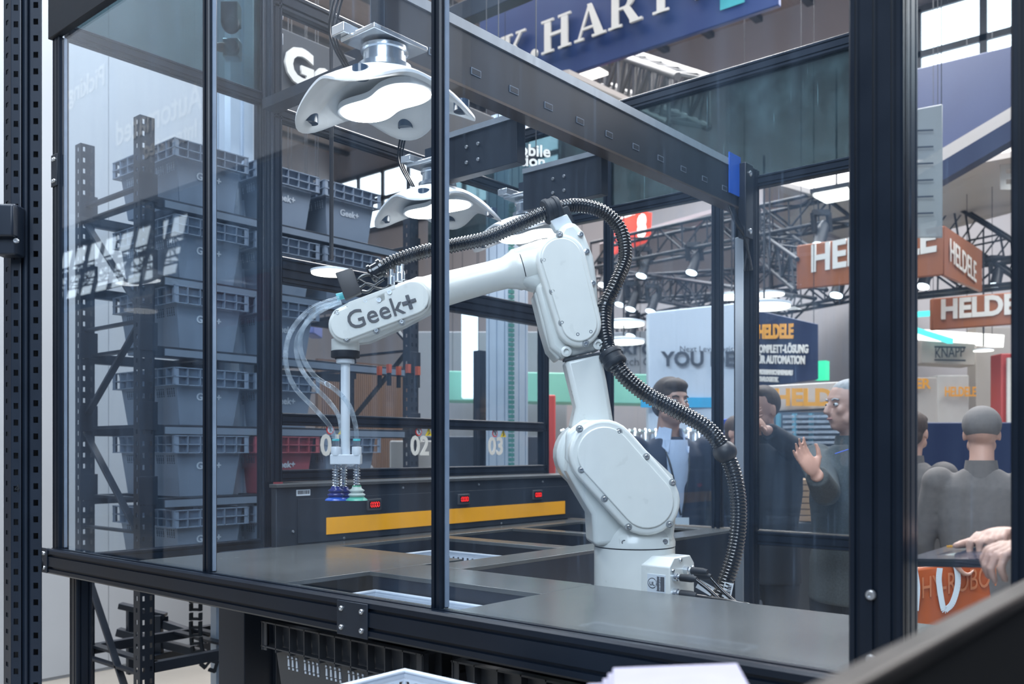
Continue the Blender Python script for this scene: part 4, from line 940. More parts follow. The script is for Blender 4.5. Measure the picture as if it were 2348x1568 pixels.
# orange carrier bag
bag=thing('carrier_bag','orange carrier bag with white printed handles right of the wide post','bag',at(2180,1430,3.3))
orb=pm('bag_orange',(.42,.075,.006),.25,0,.25,5,coat=.4)
bt=3.3
A=[at(2092,1440,bt),at(2285,1440,bt),at(2263,1286,bt),at(2092,1303,bt)]
dpt=F*.10
MB().prism(A,dpt).build('bag_body',orb,bag,bevel=.01)
MB().tube(catmull([at(2092,1310,bt)-F*.002,at(2110,1360,bt-.01),at(2093,1430,bt)],5),.006,6).build('fold',orb,bag,smooth=60)
for pts in ([(2155,1302),(2153,1335),(2163,1395),(2172,1395),(2185,1380),(2196,1340),(2194,1305),(2186,1284)],[(2096,1300),(2103,1345),(2100,1400)]):
    P_=[at(x,y,bt-.015) for x,y in pts]; 
    m=MB(); cs=catmull(P_,6)
    for i in range(len(cs)-1): m.beam(cs[i],cs[i+1],.002,.020,R)
    m.build('handle_ribbon',white,bag)
text('lettering','HY-ROBOT',pm('bag_print',(.50,.16,.06),.5),at(2112,1372,bt-.004),(at(2240,1350,bt)-at(2112,1372,bt)),Zv,.11,bag,ext=.001,sx=.52)
hb=MB(); hand(hb,at(2175,1262,bt),at(2188,1292,bt)-at(2175,1262,bt),R,.9,1.3,1)
o=hb.build('person',skin,None,remesh=.006,smoothit=2); recentre(o,at(2175,1262,bt)); tag(o,'hand holding the ribbon handles of the orange bag','person')
# ================================================================ BACKGROUND HALL
signb=pm('banner_blue',(.004,.026,.125),.5,0,.06,3); letw=pm('letter_white',(.68,.66,.62),.5,0,.03); orb2=pm('sign_orange',(.30,.095,.035),.5,0,.06,4); navyp=pm('panel_navy',(.006,.015,.060),.5,0,.1,2)
boothw=pm('booth_wall_white',(.50,.57,.66),.55,0,.04,2); letd=pm('letter_dark',(.035,.045,.065),.5); orl=pm('letter_orange',(.80,.36,.04),.5); lete=emit('lit_letter_yellow',(.75,.45,.08),.25)
YA=Vector((0,-1,0)); XB=Vector((1,0,0))   # reading directions of signs facing -X and facing -Y
def quadsign(nm,label,corners,depth,mat,cat='sign',floor=False,hang=True):
    """corners: four points of the front face; depth: vector to the back"""
    c=sum((Vector(p) for p in corners),Vector())/4; r=thing(nm,label,cat,c); 
    corners=[Vector(p) for p in corners]
    if floor: r.location.z=0; corners=[Vector((p.x,p.y,0)) if p.z<c.z else p for p in corners]
    MB().prism(corners,depth).build('panel',mat,r,bevel=.01)
    if hang and not floor and c.z>1.9:
        for p in corners:
            if p.z>c.z: q=p+Vector(depth)*.5+(c-p)*.06; MB().tube([Vector((q.x,q.y,p.z-.02)),Vector((q.x,q.y,9.55))],.003,5).build('wire',pm('truss_black',(.022,.024,.030),.5,.2),r)
    return r
# serif glyph strokes: (x,y) polygons in a box of cap height 1
def G(ch):
    S=lambda x0,x1,y0,y1:[(x0,y0),(x1,y0),(x1,y1),(x0,y1)]
    def stem(x,w=.24,sf=.11): return [S(x,x+w,0,1),S(x-sf,x+w+sf,0,.07),S(x-sf,x+w+sf,.93,1)]
    def ringp(cx,cy,rx,ry,tx,ty,a0,a1,n=14):
        o=[(cx+rx*math.cos(a0+(a1-a0)*i/n),cy+ry*math.sin(a0+(a1-a0)*i/n)) for i in range(n+1)]; q=[(cx+(rx-tx)*math.cos(a0+(a1-a0)*i/n),cy+(ry-ty)*math.sin(a0+(a1-a0)*i/n)) for i in range(n+1)]
        return [[o[i],o[i+1],q[i+1],q[i]] for i in range(n)]
    if ch=='K': return stem(.11)+[[(.35,.42),(.43,.36),(.86,.95),(.76,.95)],S(.62,1.0,.93,1),[(.42,.52),(.56,.66),(1.02,.05),(.74,.05)],S(.62,1.1,0,.07)],1.15
    if ch=='.': return ringp(.14,.13,.13,.13,.129,.129,0,2*PI),.36
    if ch=='H': return stem(.11)+stem(.75)+[S(.35,.75,.47,.56)],1.18
    if ch=='A': return [[(.12,.05),(.19,.05),(.56,.9),(.50,1)],[(.46,1),(.60,1),(1.02,.05),(.74,.05)],S(.28,.80,.28,.35),S(0,.33,0,.07),S(.63,1.12,0,.07)],1.14
    if ch=='R': return stem(.11)+[S(.35,.55,.93,1),S(.35,.55,.47,.54)]+ringp(.55,.735,.34,.265,.22,.07,-PI/2,PI/2)+[[(.50,.50),(.72,.50),(1.02,.05),(.76,.05)],S(.74,1.14,0,.07)],1.16
    if ch=='T': return [S(.38,.62,0,1),S(.25,.75,0,.07),S(.03,.97,.92,1),S(.03,.09,.70,1),S(.91,.97,.70,1)],1.02
    if ch=='W': return [[(.14,.95),(.40,.95),(.60,0),(.48,0)],[(.48,0),(.58,0),(.80,.95),(.70,.95)],[(.60,.95),(.86,.95),(1.06,0),(.94,0)],[(.94,0),(1.02,0),(1.32,.95),(1.24,.95)],S(0,.98,.93,1),S(1.10,1.44,.93,1)],1.44
    if ch=='I': return stem(.11),.48
    if ch=='G': return ringp(.55,.5,.50,.52,.22,.08,.25*PI,2*PI-.1)+[S(.62,1.10,.42,.49),S(.82,1.04,.05,.45)],1.15
def serif(body,O,U,V,h,par,mat):
    O=Vector(O);U=Vector(U).normalized();V=Vector(V).normalized();N=U.cross(V); x=0
    for ch in body:
        polys,w_=G(ch); m=MB()
        for i_,p in enumerate(polys): m.prism([O+U*(x+a)*h+V*b*h for a,b in p],N*(.02+.0006*i_))
        m.build('letter',mat,par); x+=w_+.06
    return x
SX=7.5
r=quadsign('hanging_banner','big blue hanging banner with white serif letters K.HARTWIG',[(SX,6.85,5.30),(SX,3.35,5.30),(SX,3.35,6.45),(SX,6.85,6.45)],(.06,0,0),signb)
serif('K.HARTWIG',(SX-.021,6.50,5.58),YA,Zv,.345,r,letw)
MB().add([(SX-.01,3.9,5.42),(SX-.01,3.66,5.42),(SX-.01,3.66,6.1),(SX-.01,3.9,6.1)],[(0,1,2,3)]).build('teal_mark',pm('teal_print',(.03,.30,.35),.5),r)
o=MB().box(5.0,2.9,4.70,5.12,6.2,4.84).build('overhead_beam',blackpost,None,bevel=.004); recentre(o,(5.06,4.5,4.77)); tag(o,'dark overhead beam crossing in front of the blue banner','beam')
# trusses
def truss(nm,label,a,b,w_,h_,mat,n=None,rad=.016,tri=False):
    a=Vector(a);b=Vector(b); d=(b-a).normalized(); sd=d.cross(Zv).normalized(); up=sd.cross(d); L=(b-a).length; n=n or int(L/h_)
    r=thing(nm,label,'truss',(a+b)/2,'lighting trusses')
    cs=[sd*w_/2+up*h_/2,-sd*w_/2+up*h_/2,-sd*w_/2-up*h_/2,sd*w_/2-up*h_/2]
    for c in cs: MB().tube([a+c,b+c],rad*1.3,8).build('chord',mat,r,smooth=60)
    m=MB()
    for i in range(n):
        p=a+d*L*i/n; q=a+d*L*(i+1)/n
        for (c0,c1) in ((cs[0],cs[3]),(cs[1],cs[2]),(cs[0],cs[1]),(cs[3],cs[2])):
            m.tube([p+(c0 if i%2 else c1),q+(c1 if i%2 else c0)],rad*.75,5)
        m.tube([p+cs[0],p+cs[3]],rad*.6,5).tube([p+cs[1],p+cs[2]],rad*.6,5)
    m.build('lattice',mat,r,smooth=60)['kind']='stuff'
    return r
trb=pm('truss_black',(.022,.024,.030),.5,.2); tra=pm('truss_aluminium',(.11,.11,.11),.5,.2)
truss('truss','silver box truss hanging below the blue banner',at(1375,150,11),at(1590,235,8.6),.42,.42,tra,12,.030)
truss('truss','black lighting truss passing behind the top of the corrugated hose',at(1372,590,11),at(1960,470,9.0),.30,.30,trb)
truss('truss','second black lighting truss just above the white booth wall',at(1372,668,12),at(1830,640,11.4),.30,.30,trb)
truss('truss','black truss slanting down towards the orange hanging sign',at(1385,640,13),at(1840,715,9.5),.30,.30,trb)
truss('truss','black truss descending to the left corner of the orange sign',at(1690,505,12),at(1862,630,8.2),.28,.28,trb)
truss('truss','long black truss above the navy booth wall',at(1375,770,14),at(1960,655,11),.30,.30,trb)
truss('truss','black truss at the far right behind the orange signs',at(2130,470,11),at(2400,640,10),.30,.30,trb)
truss('truss','black truss below the right orange sign',at(2070,655,10),at(2360,620,9),.26,.26,trb)
# moving-head spotlights
spm2=emit('spot_lens',(.85,.95,1.0),5)
def spot(px,py,t,lab,sz=.16,aim=None):
    c=at(px,py,t); r=thing('stage_spotlight',lab,'spotlight',c,'stage spotlights on the trusses')
    ax_=Vector(aim or (-.35,.1,-.9)).normalized()
    MB().lathe(c-ax_*sz*1.3,ax_,[(sz*.25,0),(sz*.42,.05),(sz*.45,sz*1.6),(sz*.52,sz*1.9)],14).build('housing',trb,r,smooth=40)
    MB().lathe(c+ax_*sz*.6,ax_,[(sz*.46,0),(sz*.46,.01)],14).build('lens',spm2,r)
    MB().beam(c-ax_*sz*.5+R*sz*.55,c+Zv*sz*1.8+R*sz*.55,.03,.05).beam(c-ax_*sz*.5-R*sz*.55,c+Zv*sz*1.8-R*sz*.55,.03,.05).beam(c+Zv*sz*1.8+R*sz*.6,c+Zv*sz*1.8-R*sz*.6,.05,.05).build('yoke',trb,r)
for px,py,t,l in ((1475,618,10.5,'spotlight directly right of the hose bend on the upper truss'),(1590,610,10,'spotlight nearest the thin cage post on the upper truss'),(1387,640,11,'spotlight partly behind the hose on the upper truss'),(1425,685,11.5,'leftmost spotlight of the row on the lower truss'),(1450,695,11,'tilted spotlight in the middle of the row on the lower truss'),(1496,700,11,'brightest spotlight in the row on the lower truss'),(1450,757,12,'single spotlight hanging above the rexroth sign'),(1882,545,8.5,'spotlight on top of the orange hanging sign'),(1922,660,9,'spotlight just under the orange hanging sign'),(2120,640,9,'spotlight under the right half of the orange sign'),(2285,640,10,'spotlight at the far right truss')):
    spot(px,py,t,l,.13)
lt=emit('lamp_panel_warm',(1,.93,.84),2.6)
def disc(px,py,t,rad,lab,sq=False):
    c=at(px,py,t); r=thing('ceiling_lamp',lab,'lamp',c,'round lamps in the far booths')
    if sq: MB().box(c.x-rad,c.y-rad,c.z,c.x+rad,c.y+rad,c.z+.03).build('diffuser',lt,r); MB().box(c.x-rad-.02,c.y-rad-.02,c.z+.03,c.x+rad+.02,c.y+rad+.02,c.z+.07).build('housing',trb,r)
    else: MB().lathe(c,Zv,[(rad,0),(rad,rad*.08)],28).build('diffuser',lt,r); MB().lathe(c+Zv*rad*.08,Zv,[(rad*1.04,0),(rad*1.04,rad*.1),(rad*.6,rad*.2)],28).build('housing',white,r,smooth=40)
    MB().tube([c+Zv*.05,c+Zv*1.2],.008,6).build('cord',trb,r)
for a_ in ((1430,746,9,.20,'ring lamp glimpsed right of the elbow'),(1430,787,9,.20,'ring lamp above the rexroth sign'),(1678,683,9,.16,'round lamp between the two cage posts'),(1765,677,9,.14,'round lamp right of the silver duct'),(1752,706,7.2,.20,'long lamp over the navy wall'),(745,742,9,.07,'small lamp left of the wrist cover'),(2255,805,9,.09,'round lamp right of the KNAPP sign'),(1430,1290,3,.001,'')):
    if a_[3]>.01: disc(*a_)
disc(1342,170,9.5,.17,'square work light under the blue banner',True); disc(1918,452,8.5,.16,'square ceiling light in the pale soffit',True)
disc(760,628,3.2,.07,'small bright disc added for a saddle lamp glow behind the grey valve plate')  # glowing disc stands in for the glow of a saddle lamp
# pale suspended soffit panels
sof=pm('soffit_fabric',(.50,.45,.42),.8,0,.05,1.5); sof2=pm('soffit_pink',(.40,.35,.36),.8,0,.05,1.5)
def sheetq(nm,label,pts,mat,cat='panel',th=.05):
    c=sum((Vector(p) for p in pts),Vector())/len(pts); o=MB().prism(pts,Vector((0,0,th))).build(nm,mat,None); recentre(o,c); return tag(o,label,cat)
sheetq('suspended_soffit','pale suspended soffit panel right of the silver duct',[at(1752,415,10),at(1860,445,9),at(2350,355,7.5),at(2350,480,11),at(1900,600,13),at(1752,560,13)],sof)
sheetq('suspended_soffit','pinkish suspended ceiling sail behind the trusses',[at(1375,560,13),at(1700,470,11),at(2000,580,12),at(2000,640,15.5),at(1375,690,16)],sof2)
sheetq('suspended_soffit','narrow light sail just below the blue banner',[at(1270,178,8.6),at(1305,171,8.6),at(1462,243,9),at(1400,262,9)],sof)
# halle sign
hl=thing('hall_sign','red and orange lit sign with white figures left of the upper truss','sign',at(1455,520,11))
A=[at(1416,568,11),at(1492,540,11.5),at(1495,488,11.5),at(1416,474,11)]
MB().prism(A,F*.4).build('sign_box',emit('lit_red',(.85,.06,.03),1.0),hl)
text('lettering','halle',emit('lit_white',(1,.9,.85),1.6),at(1424,500,10.9),A[1]-A[0],Zv,.17,hl,ext=.004,off=.01); text('lettering','8',MATS['lit_white'],at(1462,545,10.9),A[1]-A[0],Zv,.36,hl,ext=.004,off=.02)
# rexroth board
RW=12.0
r=quadsign('exhibitor_board','light grey board reading rexroth partly behind the hose',[at(1330,868,RW),at(1492,866,RW),at(1492,758,RW),at(1330,765,RW)],F*.1,pm('board_light_grey',(.36,.38,.42),.6,0,.04,3))
text('lettering','rexroth',letd,at(1378,812,RW-.03),R,Zv,.30,r,ext=.004,off=.006); text('lettering','A Bosch Company',letd,at(1378,838,RW-.03),R,Zv,.15,r,ext=.003)
# white booth wall
WB=8.6
r=quadsign('booth_wall','white booth wall reading YOU DECIDE behind the young man',[at(1487,1384,WB),at(1696,1390,WB-.24),at(1696,694,WB-.24),at(1487,716,WB)],F*.15,boothw,'wall')
u=(at(1752,800,WB-.3)-at(1487,800,WB)).normalized()
text('lettering','YOU DECIDE',letd,at(1518,838,WB-.07),u,Zv,.185,r,ext=.004,off=.006,sx=.98); text('lettering','Next Level logistics',letd,at(1558,806,WB-.12),u,Zv,.075,r,ext=.003)
MB().prism([at(1470,934,WB-.06),at(1662,934,WB-.2),at(1662,911,WB-.2),at(1470,911,WB-.06)],F*.03).build('cyan_band',pm('cyan_vinyl',(.03,.35,.62),.5),r)
MB().prism([at(1566,908,WB-.04),at(1603,908,WB-.06),at(1603,888,WB-.06),at(1566,888,WB-.04)],F*.03).build('screen',pm('screen_violet',(.06,.04,.07),.3),r)
# navy HELDELE wall
r=quadsign('booth_tower','navy booth tower with orange and white lettering right of the duct',[at(1706,893,8.32),at(1877,870,7.6),at(1877,742,7.6),at(1706,703,8.32)],F*.12,navyp,'wall')
u=(at(1877,800,7.6)-at(1690,800,8.4)).normalized()
text('lettering','HELDELE',orl,at(1738,775,8.15),u,Zv,.165,r,ext=.004,off=.008,sx=.62)
for i,(s_,y,sz) in enumerate((('KOMPLETT-LÖSUNG',808,.095),('FÜR AUTOMATION',832,.095),('SONDERMASCHINENBAU',857,.055),('INTRALOGISTIK',873,.055))):
    text('lettering',s_,letw,at(1732,y,8.17),u,Zv,sz,r,ext=.004,off=.004,sx=.68)
g=emit('green_column_light',(.05,.75,.35),.9)
o=MB().beam(at(1885,828,8.5),at(1885,872,8.5),.10,.10).build('signal_column',g,None); recentre(o,at(1885,872,8.5)); tag(o,'glowing green column beside the navy booth tower','column')
# HELDELE fascia and shutter counter
fb=quadsign('booth_fascia','cream booth fascia with yellow lettering between two men',[at(1740,945,7.6),at(1975,933,7.2),at(1975,872,7.2),at(1740,885,7.6)],F*.4,pm('fascia_cream',(.50,.46,.42),.6,0,.04,3))
u=(at(1975,900,7.2)-at(1740,900,7.6)).normalized()
text('lettering','HELDELE',orl,at(1775,928,7.42),u,Zv,.185,fb,ext=.004,off=.008)
sh=thing('shutter_cabinet','display cabinet with shiny horizontal slats between the two men','cabinet',at(1850,1150,7.3))
MB().prism([at(1775,1441,7.4),at(1960,1452,7.2),at(1960,945,7.2),at(1775,945,7.4)],F*.6).build('body',pm('cabinet_dark',(.08,.11,.15),.4),sh)
for k in range(16):
    y=955+k*12; MB().beam(at(1795,y,7.33),at(1955,y-1,7.15),.03,.022).build('slat',alum,sh)
for x in (1785,1822,1860): MB().beam(at(x,948,7.3),at(x,1140,7.3),.03,.03).build('upright',pm('cyan_frame',(.12,.32,.42),.4),sh)
# cardboard stack behind the men
for k in range(7):
    o=MB().prism([at(1832,1195-14*k,6.4),at(1868,1195-14*k,6.3),at(1868,1183-14*k,6.3),at(1832,1183-14*k,6.4)],F*.3).build('cardboard_box',pm('cardboard',(.34,.22,.13),.8,0,.08,10),None,bevel=.003)
    c=at(1850,1195-14*k,6.35); recentre(o,c); tag(o,'flat brown cardboard box between the two men, %s'%('lowest of the stack','second from the bottom','third from the bottom','fourth from the bottom','third from the top','second from the top','topmost of the stack')[k],'box','stack of flat cardboard boxes between the two men')
o=MB().prism([at(1826,1505,6.4),at(1874,1510,6.3),at(1874,1197,6.3),at(1826,1197,6.4)],F*.35).build('pallet_trolley',pm('trolley_dark',(.04,.045,.05),.5),None,bevel=.01); recentre(o,at(1850,1300,6.35)); tag(o,'dark trolley under the cardboard stack','trolley')
# orange hanging signs
hd=8.0; e=9.0
def orangebox(label,A0,A1,B1,D0,D1,DB,txt,tsz,side=True):
    (x0,yt0,yb0),(x1,yt1,yb1)=A0,A1
    r=quadsign('hanging_sign',label,[at(x0,yb0,D0),at(x1,yb1,D1),at(x1,yt1,D1),at(x0,yt0,D0)],F*.05,orb2)
    u=(at(x1,yb1,D1)-at(x0,yb0,D0)); u.z=0
    text('lettering',txt,letw,at(x0,yb0,D0)+u*.09+Zv*tsz*.42-F*.01,u,Zv,tsz,r,ext=.004,off=.010,sx=.86)
    if side:
        (x2,yt2,yb2)=B1; MB().prism([at(x1,yb1,D1),at(x2,yb2,DB),at(x2,yt2,DB),at(x1,yt1,D1)],F*.05).build('side_panel',orb2,r)
        u2=(at(x2,yb2,DB)-at(x1,yb1,D1)); u2.z=0
        text('lettering',txt,letw,at(x1,yb1,D1)+u2*.10+Zv*tsz*.42-F*.02,u2,Zv,tsz*.8,r,ext=.002,off=.002,sx=1.15)
    return r
orangebox('orange hanging sign with white HELDELE lettering crossing behind the wide post',(1830,562,663),(2165,517,630),(2252,575,668),8.2,7.2,8.6,'HELDELE',.33)
orangebox('lower orange hanging sign with white lettering near the right edge',(2137,684,757),(2345,668,742),None,8.2,7.8,0,'HELDELE',.235,False)
# KNAPP
r=quadsign('exhibitor_board','small white board reading KNAPP between two dark bars',[at(2112,832,9.5),at(2238,838,9.2),at(2238,788,9.2),at(2112,780,9.5)],F*.3,pm('board_warm_white',(.52,.47,.43),.6,0,.04,3))
u=(at(2238,838,9.2)-at(2112,832,9.5)); u.z=0
text('lettering','KNAPP',letd,at(2143,821,9.36),u,Zv,.15,r,ext=.004,off=.001,sx=.60)
for y in (795,825): MB().beam(at(2143,y,9.38),at(2214,y+1.5,9.2),.02,.016).build('bar',letd,r)
# booth clutter right
def boxsign(nm,lab,x0,y0,x1,y1,t,mat,cat='panel',dep=.2,dy=0,floor=None):
    if floor is None: floor=at(x0,(y0+y1)/2,t).z<2.3
    return quadsign(nm,lab,[at(x0,y1,t),at(x1,y1+dy,t),at(x1,y0+dy,t),at(x0,y0,t)],F*dep,mat,cat,floor)
creamw=pm('booth_cream',(.42,.38,.35),.6,0,.06,3)
boxsign('booth_wall','pale wall panel at the far right beside the red strip',2238,750,2318,1100,10,creamw,'wall')
r=boxsign('red_banner','vertical red and white banner at the right edge',2296,810,2330,1060,8.5,pm('banner_red',(.45,.06,.05),.5),'banner')
MB().prism([at(2310,1040,8.45),at(2326,1040,8.45),at(2326,820,8.45),at(2310,820,8.45)],F*.02).build('white_strip',letw,r)
r=boxsign('exhibitor_board','white board with small yellow lettering under the KNAPP sign',2150,860,2222,935,9,pm('board_white2',(.50,.49,.47),.6)); text('lettering','HELDELE',orl,at(2166,908,8.95),R,Zv,.13,r,ext=.003,off=.003,sx=.6)
r=boxsign('exhibitor_board','cream board ending in yellow letters beside the wide post',2060,865,2150,940,8.6,creamw); text('lettering','LER',orl,at(2082,890,8.55),R,Zv,.13,r,ext=.003,off=.004)
teal2=emit('teal_light_line',(.10,.75,.72),1.2)
for i,(a_,b_) in enumerate((((2085,722,9),(2140,718,8.8)),((2085,752,10),(2180,782,9)))):
    o=MB().beam(at(*a_),at(*b_),.05,.05).build('light_strip',teal2,None); recentre(o,at(*a_)); tag(o,('short teal light strip left of the lower orange sign','longer teal light strip above the KNAPP board')[i],'light')
o=MB().beam(at(2085,765,11),at(2290,782,9),.10,.12).build('light_strip',lt,None); recentre(o,at(2085,765,11))
for q_ in (at(2100,760,10.9),at(2275,775,9.1)): MB().tube([q_,Vector((q_.x,q_.y,9.55))],.003,5).build('wire',trb,o)
tag(o,'warm light strip above the KNAPP board','light')
boxsign('blue_shelf','blue shelf unit seen behind the people at the right',2100,968,2330,985,6.2,navyp,'shelf')
boxsign('display_counter','grey display counter behind the man in the grey jacket',2085,985,2200,1290,7.5,pm('counter_grey',(.22,.21,.22),.6),'counter')
boxsign('display_counter','dark blue counter between the two people at the right',2125,1090,2165,1160,6.6,navyp,'counter')
# navy overhead wall and clear board at the upper right
r=quadsign('navy_wall','huge navy overhead wall panel at the upper right',[at(2075,400,9),at(2360,300,8),at(2360,95,8),at(2075,163,9)],F*.2,navyp,'wall')
text('lettering','O',letw,at(2290,362,8.0),R,Zv,.46,r,ext=.004,off=.02,sx=.9); text('lettering','E',letw,at(2290,432,7.9),R,Zv,.30,r,ext=.004,off=.01)
r=quadsign('clear_board','pale translucent hanging board with fine lines of text',[at(2070,545,6.0),at(2163,545,6.0),at(2163,237,6.0),at(2070,255,6.0)],F*.02,pm('board_mist',(.30,.33,.34),.3,0,.15,2,alpha=.7),'board')
for k in range(6): MB().beam(at(2092,300+k*38,5.98),at(2140,298+k*38,5.98),.004,.01).build('text_line',letd,r)
o=MB().beam(at(2070,425,7.4),at(2360,255,6.6),.10,.16).build('diagonal_beam',sof,None); recentre(o,at(2070,425,7.4)); tag(o,'pale diagonal beam rising to the right over the navy wall','beam')
o=MB().beam(at(2070,452,7.2),at(2360,282,6.4),.10,.14).build('diagonal_beam',navyp,None); recentre(o,at(2070,452,7.2)); tag(o,'dark diagonal beam just below the pale one','beam')
# green counter, chrome carts behind the arm
gp=pm('mint_panel',(.20,.48,.38),.6,0,.05,3)
boxsign('mint_canopy','mint green canopy behind the lower arm',1020,850,1490,918,9.4,gp,'canopy',.5,8,False)
boxsign('booth_fascia','white panel with faint teal mark left of the arm',1095,848,1160,905,8.8,boothw,'panel',.1,0,False)
def cart(px,t,lab,h=1.12):
    c=at(px,HY,t); r=thing('chrome_cart',lab,'cart',(c.x,c.y,0),'chrome wire carts behind the robot')
    for k in range(7):
        q=c+R*(.09*k)+F*.04*k; q.z=0
        P_=[q+Zv*.15,q+Zv*(h+.35),q+F*.10+Zv*(h+.47),q+F*.30+Zv*(h+.47),q+F*.38+Zv*(h+.35),q+F*.38+Zv*.15]
        MB().tube(catmull(P_,4),.014,8).build('hoop',alum,r,smooth=60)
    for z in (.15,.5,.9,1.2): MB().tube([c*1.0-Zv*c.z+Zv*z,c-Zv*c.z+R*.6+F*.24+Zv*z],.010,6).build('wire_rail',alum,r,smooth=60)
    for k in (0,6): q=c+R*(.09*k); MB().lathe((q.x,q.y,.07),R,[(.07,-.015),(.07,.015)],14).build('wheel',rubber,r)
cart(1268,7.4,'chrome wire cart left of the lower arm'); cart(1408,7.2,'chrome wire cart just right of the lower arm'); cart(1580,7.0,'chrome wire cart right behind the young man'); cart(1470,8.2,'far chrome wire cart behind the young man')
boxsign('blue_bin','bright blue bin behind the cage posts',1648,960,1700,1090,7.5,pm('bin_blue',(.015,.05,.32),.4),'bin',.3)
boxsign('red_pillar','slim red pillar left of the robot shoulder',1257,905,1274,1085,6.5,pm('pillar_red',(.42,.05,.045),.5),'pillar',.1)
# slatted wooden wall and orange items behind the rack
sl=thing('slatted_wall','brown slatted timber wall behind the storage rack','wall',onY(880,1032,5.2)-Zv*1.45)
wood=pm('timber_slat',(.21,.12,.075),.6,0,.15,6,stretch=(6,6,.4)); a=onY(735,HY,5.2).x; b=onY(945,HY,5.2).x
MB().box(a,5.23,.0,b+.05,5.26,2.1).build('backing',pm('timber_dark',(.10,.055,.035),.7),sl)
nsl=46
for k in range(nsl): x=a+(b-a)*k/nsl; MB().box(x,5.20,.02,x+(b-a)/nsl*.62,5.23,2.08).build('slat',wood,sl)
MB().box(b,5.19,0,b+.06,5.24,2.1).build('edge_post',creamw,sl)
for i,(x0,x1,y0,y1,cl,l) in enumerate(((648,690,705,760,(.55,.28,.14),'orange carton on a far shelf left of the clear hoses'),(692,720,730,765,(.10,.12,.30),'blue carton beside the orange carton'),(655,715,690,708,(.50,.38,.30),'beige carton lid behind the hoses'))):
    a_=boxsign('carton',l,x0,y0,x1,y1,6.6,pm('carton%d'%i,cl,.6),'carton',.3)
for k in range(5):
    c=at(870+k*22,840-5*(k%2),4.7); r=thing('hand_tool','orange-handled tool behind the rack, %s of the row'%('leftmost','second from the left','middle one','second from the right','rightmost')[k],'tool',c,'orange-handled tools hanging behind the rack')
    MB().beam(c,c-Zv*.045,.02,.02).build('handle',pm('tool_orange',(.50,.10,.05),.5),r); MB().beam(c-Zv*.045,c-Zv*.11,.012,.02).build('head',blackmatt,r)
# bright door and lamp between the uprights
o=boxsign('lit_doorway','bright white lit panel between the central posts',1058,685,1094,912,9,emit('lit_white_panel',(.75,.9,1),1.3),'panel',.2,0,False)
o=boxsign('warm_wall_lamp','glowing warm lamp between dark uprights',1120,905,1142,970,6,emit('lit_warm',(1,.62,.28),1.6),'lamp',.1,0,False)
boxsign('grey_booth_wall','grey booth wall closing the view behind the numbered window',940,760,1300,1110,10.5,pm('booth_grey',(.26,.27,.30),.7,0,.06,2),'wall',.2)
boxsign('dark_cabinet','dark cabinet behind window number 02',960,1000,1240,1110,6.4,pm('cab_dark',(.03,.04,.06),.6),'cabinet',.4)
boxsign('rounded_seat','beige padded seat back behind window number 02',893,1010,1000,1130,5.6,creamw,'seat',.3)
# fascia sign with big logo
r=quadsign('logo_fascia','dark fascia with large white Geek+ letters above the storage rack',[(2.50,3.62,3.02),(4.1,3.62,3.02),(4.1,3.62,3.45),(2.50,3.62,3.45)],(0,.05,0),pm('fascia_dark',(.035,.04,.05),.6))
a=onY(646,186,3.62)
text('lettering','Geek+',letw,(a.x,3.60,a.z+.01),(1,0,0),Zv,.235,r,ext=.006,off=.010)
r=quadsign('station_sign','dark hanging sign with white words behind the middle lamp',[at(1140,385,4.6),at(1232,372,4.6),at(1232,335,4.6),at(1140,345,4.6)],F*.03,pm('fascia_dark',(.035,.04,.05),.6))
text('lettering','Station',letw,at(1148,376,4.57),at(1232,382,4.57)-at(1148,376,4.57),Zv,.080,r,ext=.003,off=.002); text('lettering','Mobile',letw,at(1162,352,4.57),at(1232,358,4.57)-at(1162,352,4.57),Zv,.080,r,ext=.003,off=.002)
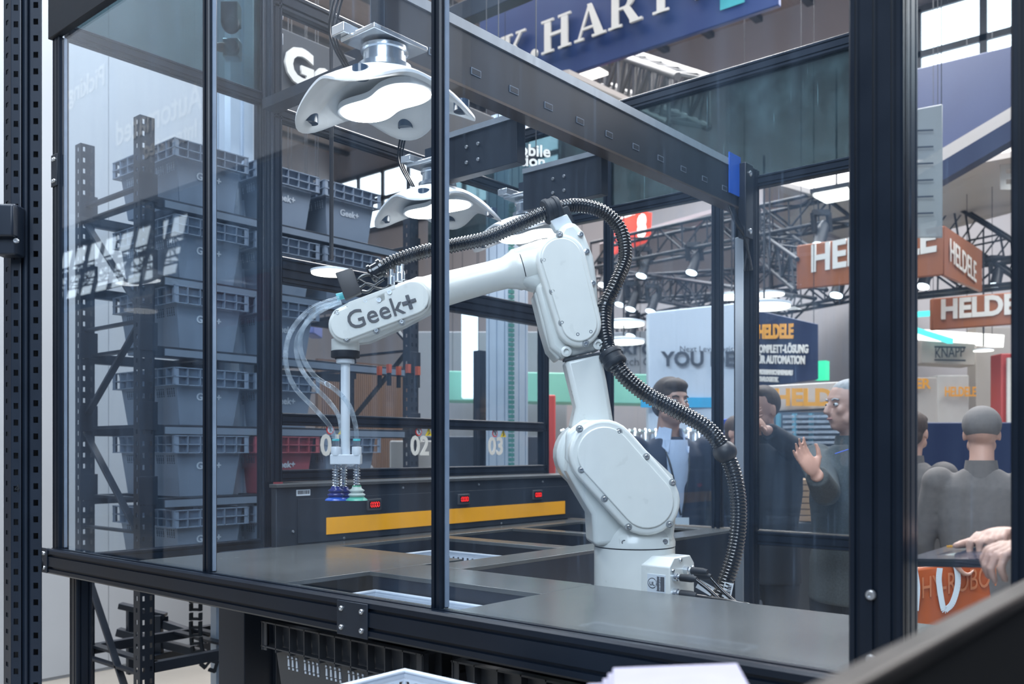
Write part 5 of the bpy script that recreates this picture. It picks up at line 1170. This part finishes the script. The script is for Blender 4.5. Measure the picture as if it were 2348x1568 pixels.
# booth graphics behind the viewer, seen mirrored in the panes
sb=thing('mirror_booth_wall','grey booth wall with white words behind the viewer, only seen mirrored in the panes','wall',(-2.5,6,0))
MB().box(-2.6,5,4.35,-2.5,16,7.5).build('panel',wallm,sb)
for y_ in (5.3,10,15.7): MB().box(-2.68,y_-.05,0,-2.6,y_+.05,7.5).build('stand_post',blackpost,sb)
def refl(px,py,X=-2.5):
    d=D(px,py); t=(2*FX-X)/d.x; return Vector((X,d.y*t,H+d.z*t))
for s_,px,py,sz in (('Automated',462,246,.42),('Integrated',452,312,.28),('Picking',240,192,.36)):
    p=refl(px,py); text('lettering',s_,letw,(-2.49,p.y,p.z),(0,1,0),Zv,sz,sb,ext=.004,off=.006)
skylight(4,(-7.0,17.2,5.0),(0,6.0,0),(-.3,0,1.4),8,2)
MB().box(-7.6,10,0,-7.4,26,4.9).build('reflected_wall',hallw,None); struct(bpy.context.scene.objects['reflected_wall']).name='wall_left_far'
r=quadsign('red_board','red board on a far wall, only seen mirrored in the left pane',[(-7.3,14.6,3.9),(-7.3,16.6,3.9),(-7.3,16.6,4.8),(-7.3,14.6,4.8)],(-.08,0,0),pm('banner_red',(.45,.06,.05),.5),'board')
truss('truss','black truss behind the viewer, only seen mirrored in the left pane',(-6.4,14,5.3),(-6.4,22,5.3),.35,.35,trb,20)

# sensor module and brackets high on the left post cluster
sm_=thing('sensor_module','dark sensor module with round lens and orange part at the upper left','sensor',at(525,80,3.75))
MB().obox(at(530,35,3.75),R*.035,F*.03,Zv*.045).build('camera_body',blackpost,sm_,bevel=.004)
MB().lathe(at(531,58,3.70),-F,[(.036,0),(.036,.02),(.026,.022),(.026,.012),(.012,.012)],24).build('lens',blackmatt,sm_,smooth=40)
MB().obox(at(533,115,3.75),R*.032,F*.03,Zv*.038).build('valve_body',alum,sm_,bevel=.004)
MB().lathe(at(533,112,3.70),-F,[(.030,0),(.030,.02),(.018,.022),(.018,.03)],20).build('valve_ring',blackmatt,sm_,smooth=40)
MB().lathe(at(506,108,3.70),R,[(.014,-.02),(.020,.0),(.016,.03)],16).build('orange_knob',pm('knob_orange',(.60,.12,.03),.35),sm_,smooth=50)
bk=thing('mount_bracket','pale bolted bracket on the post at the upper left of the logo','bracket',at(634,90,3.55))
for y in (32,90): 
    b_=MB().obox(at(636,y,3.55),R*.022,F*.004,Zv*.022).build('plate',alu,bk,bevel=.002)
    for q in (-8,8): bolt(b_,at(636+q,y-6,3.54),-F,.005)
MB().obox(at(636,60,3.56),R*.006,F*.006,Zv*.07).build('strut',alu,bk)
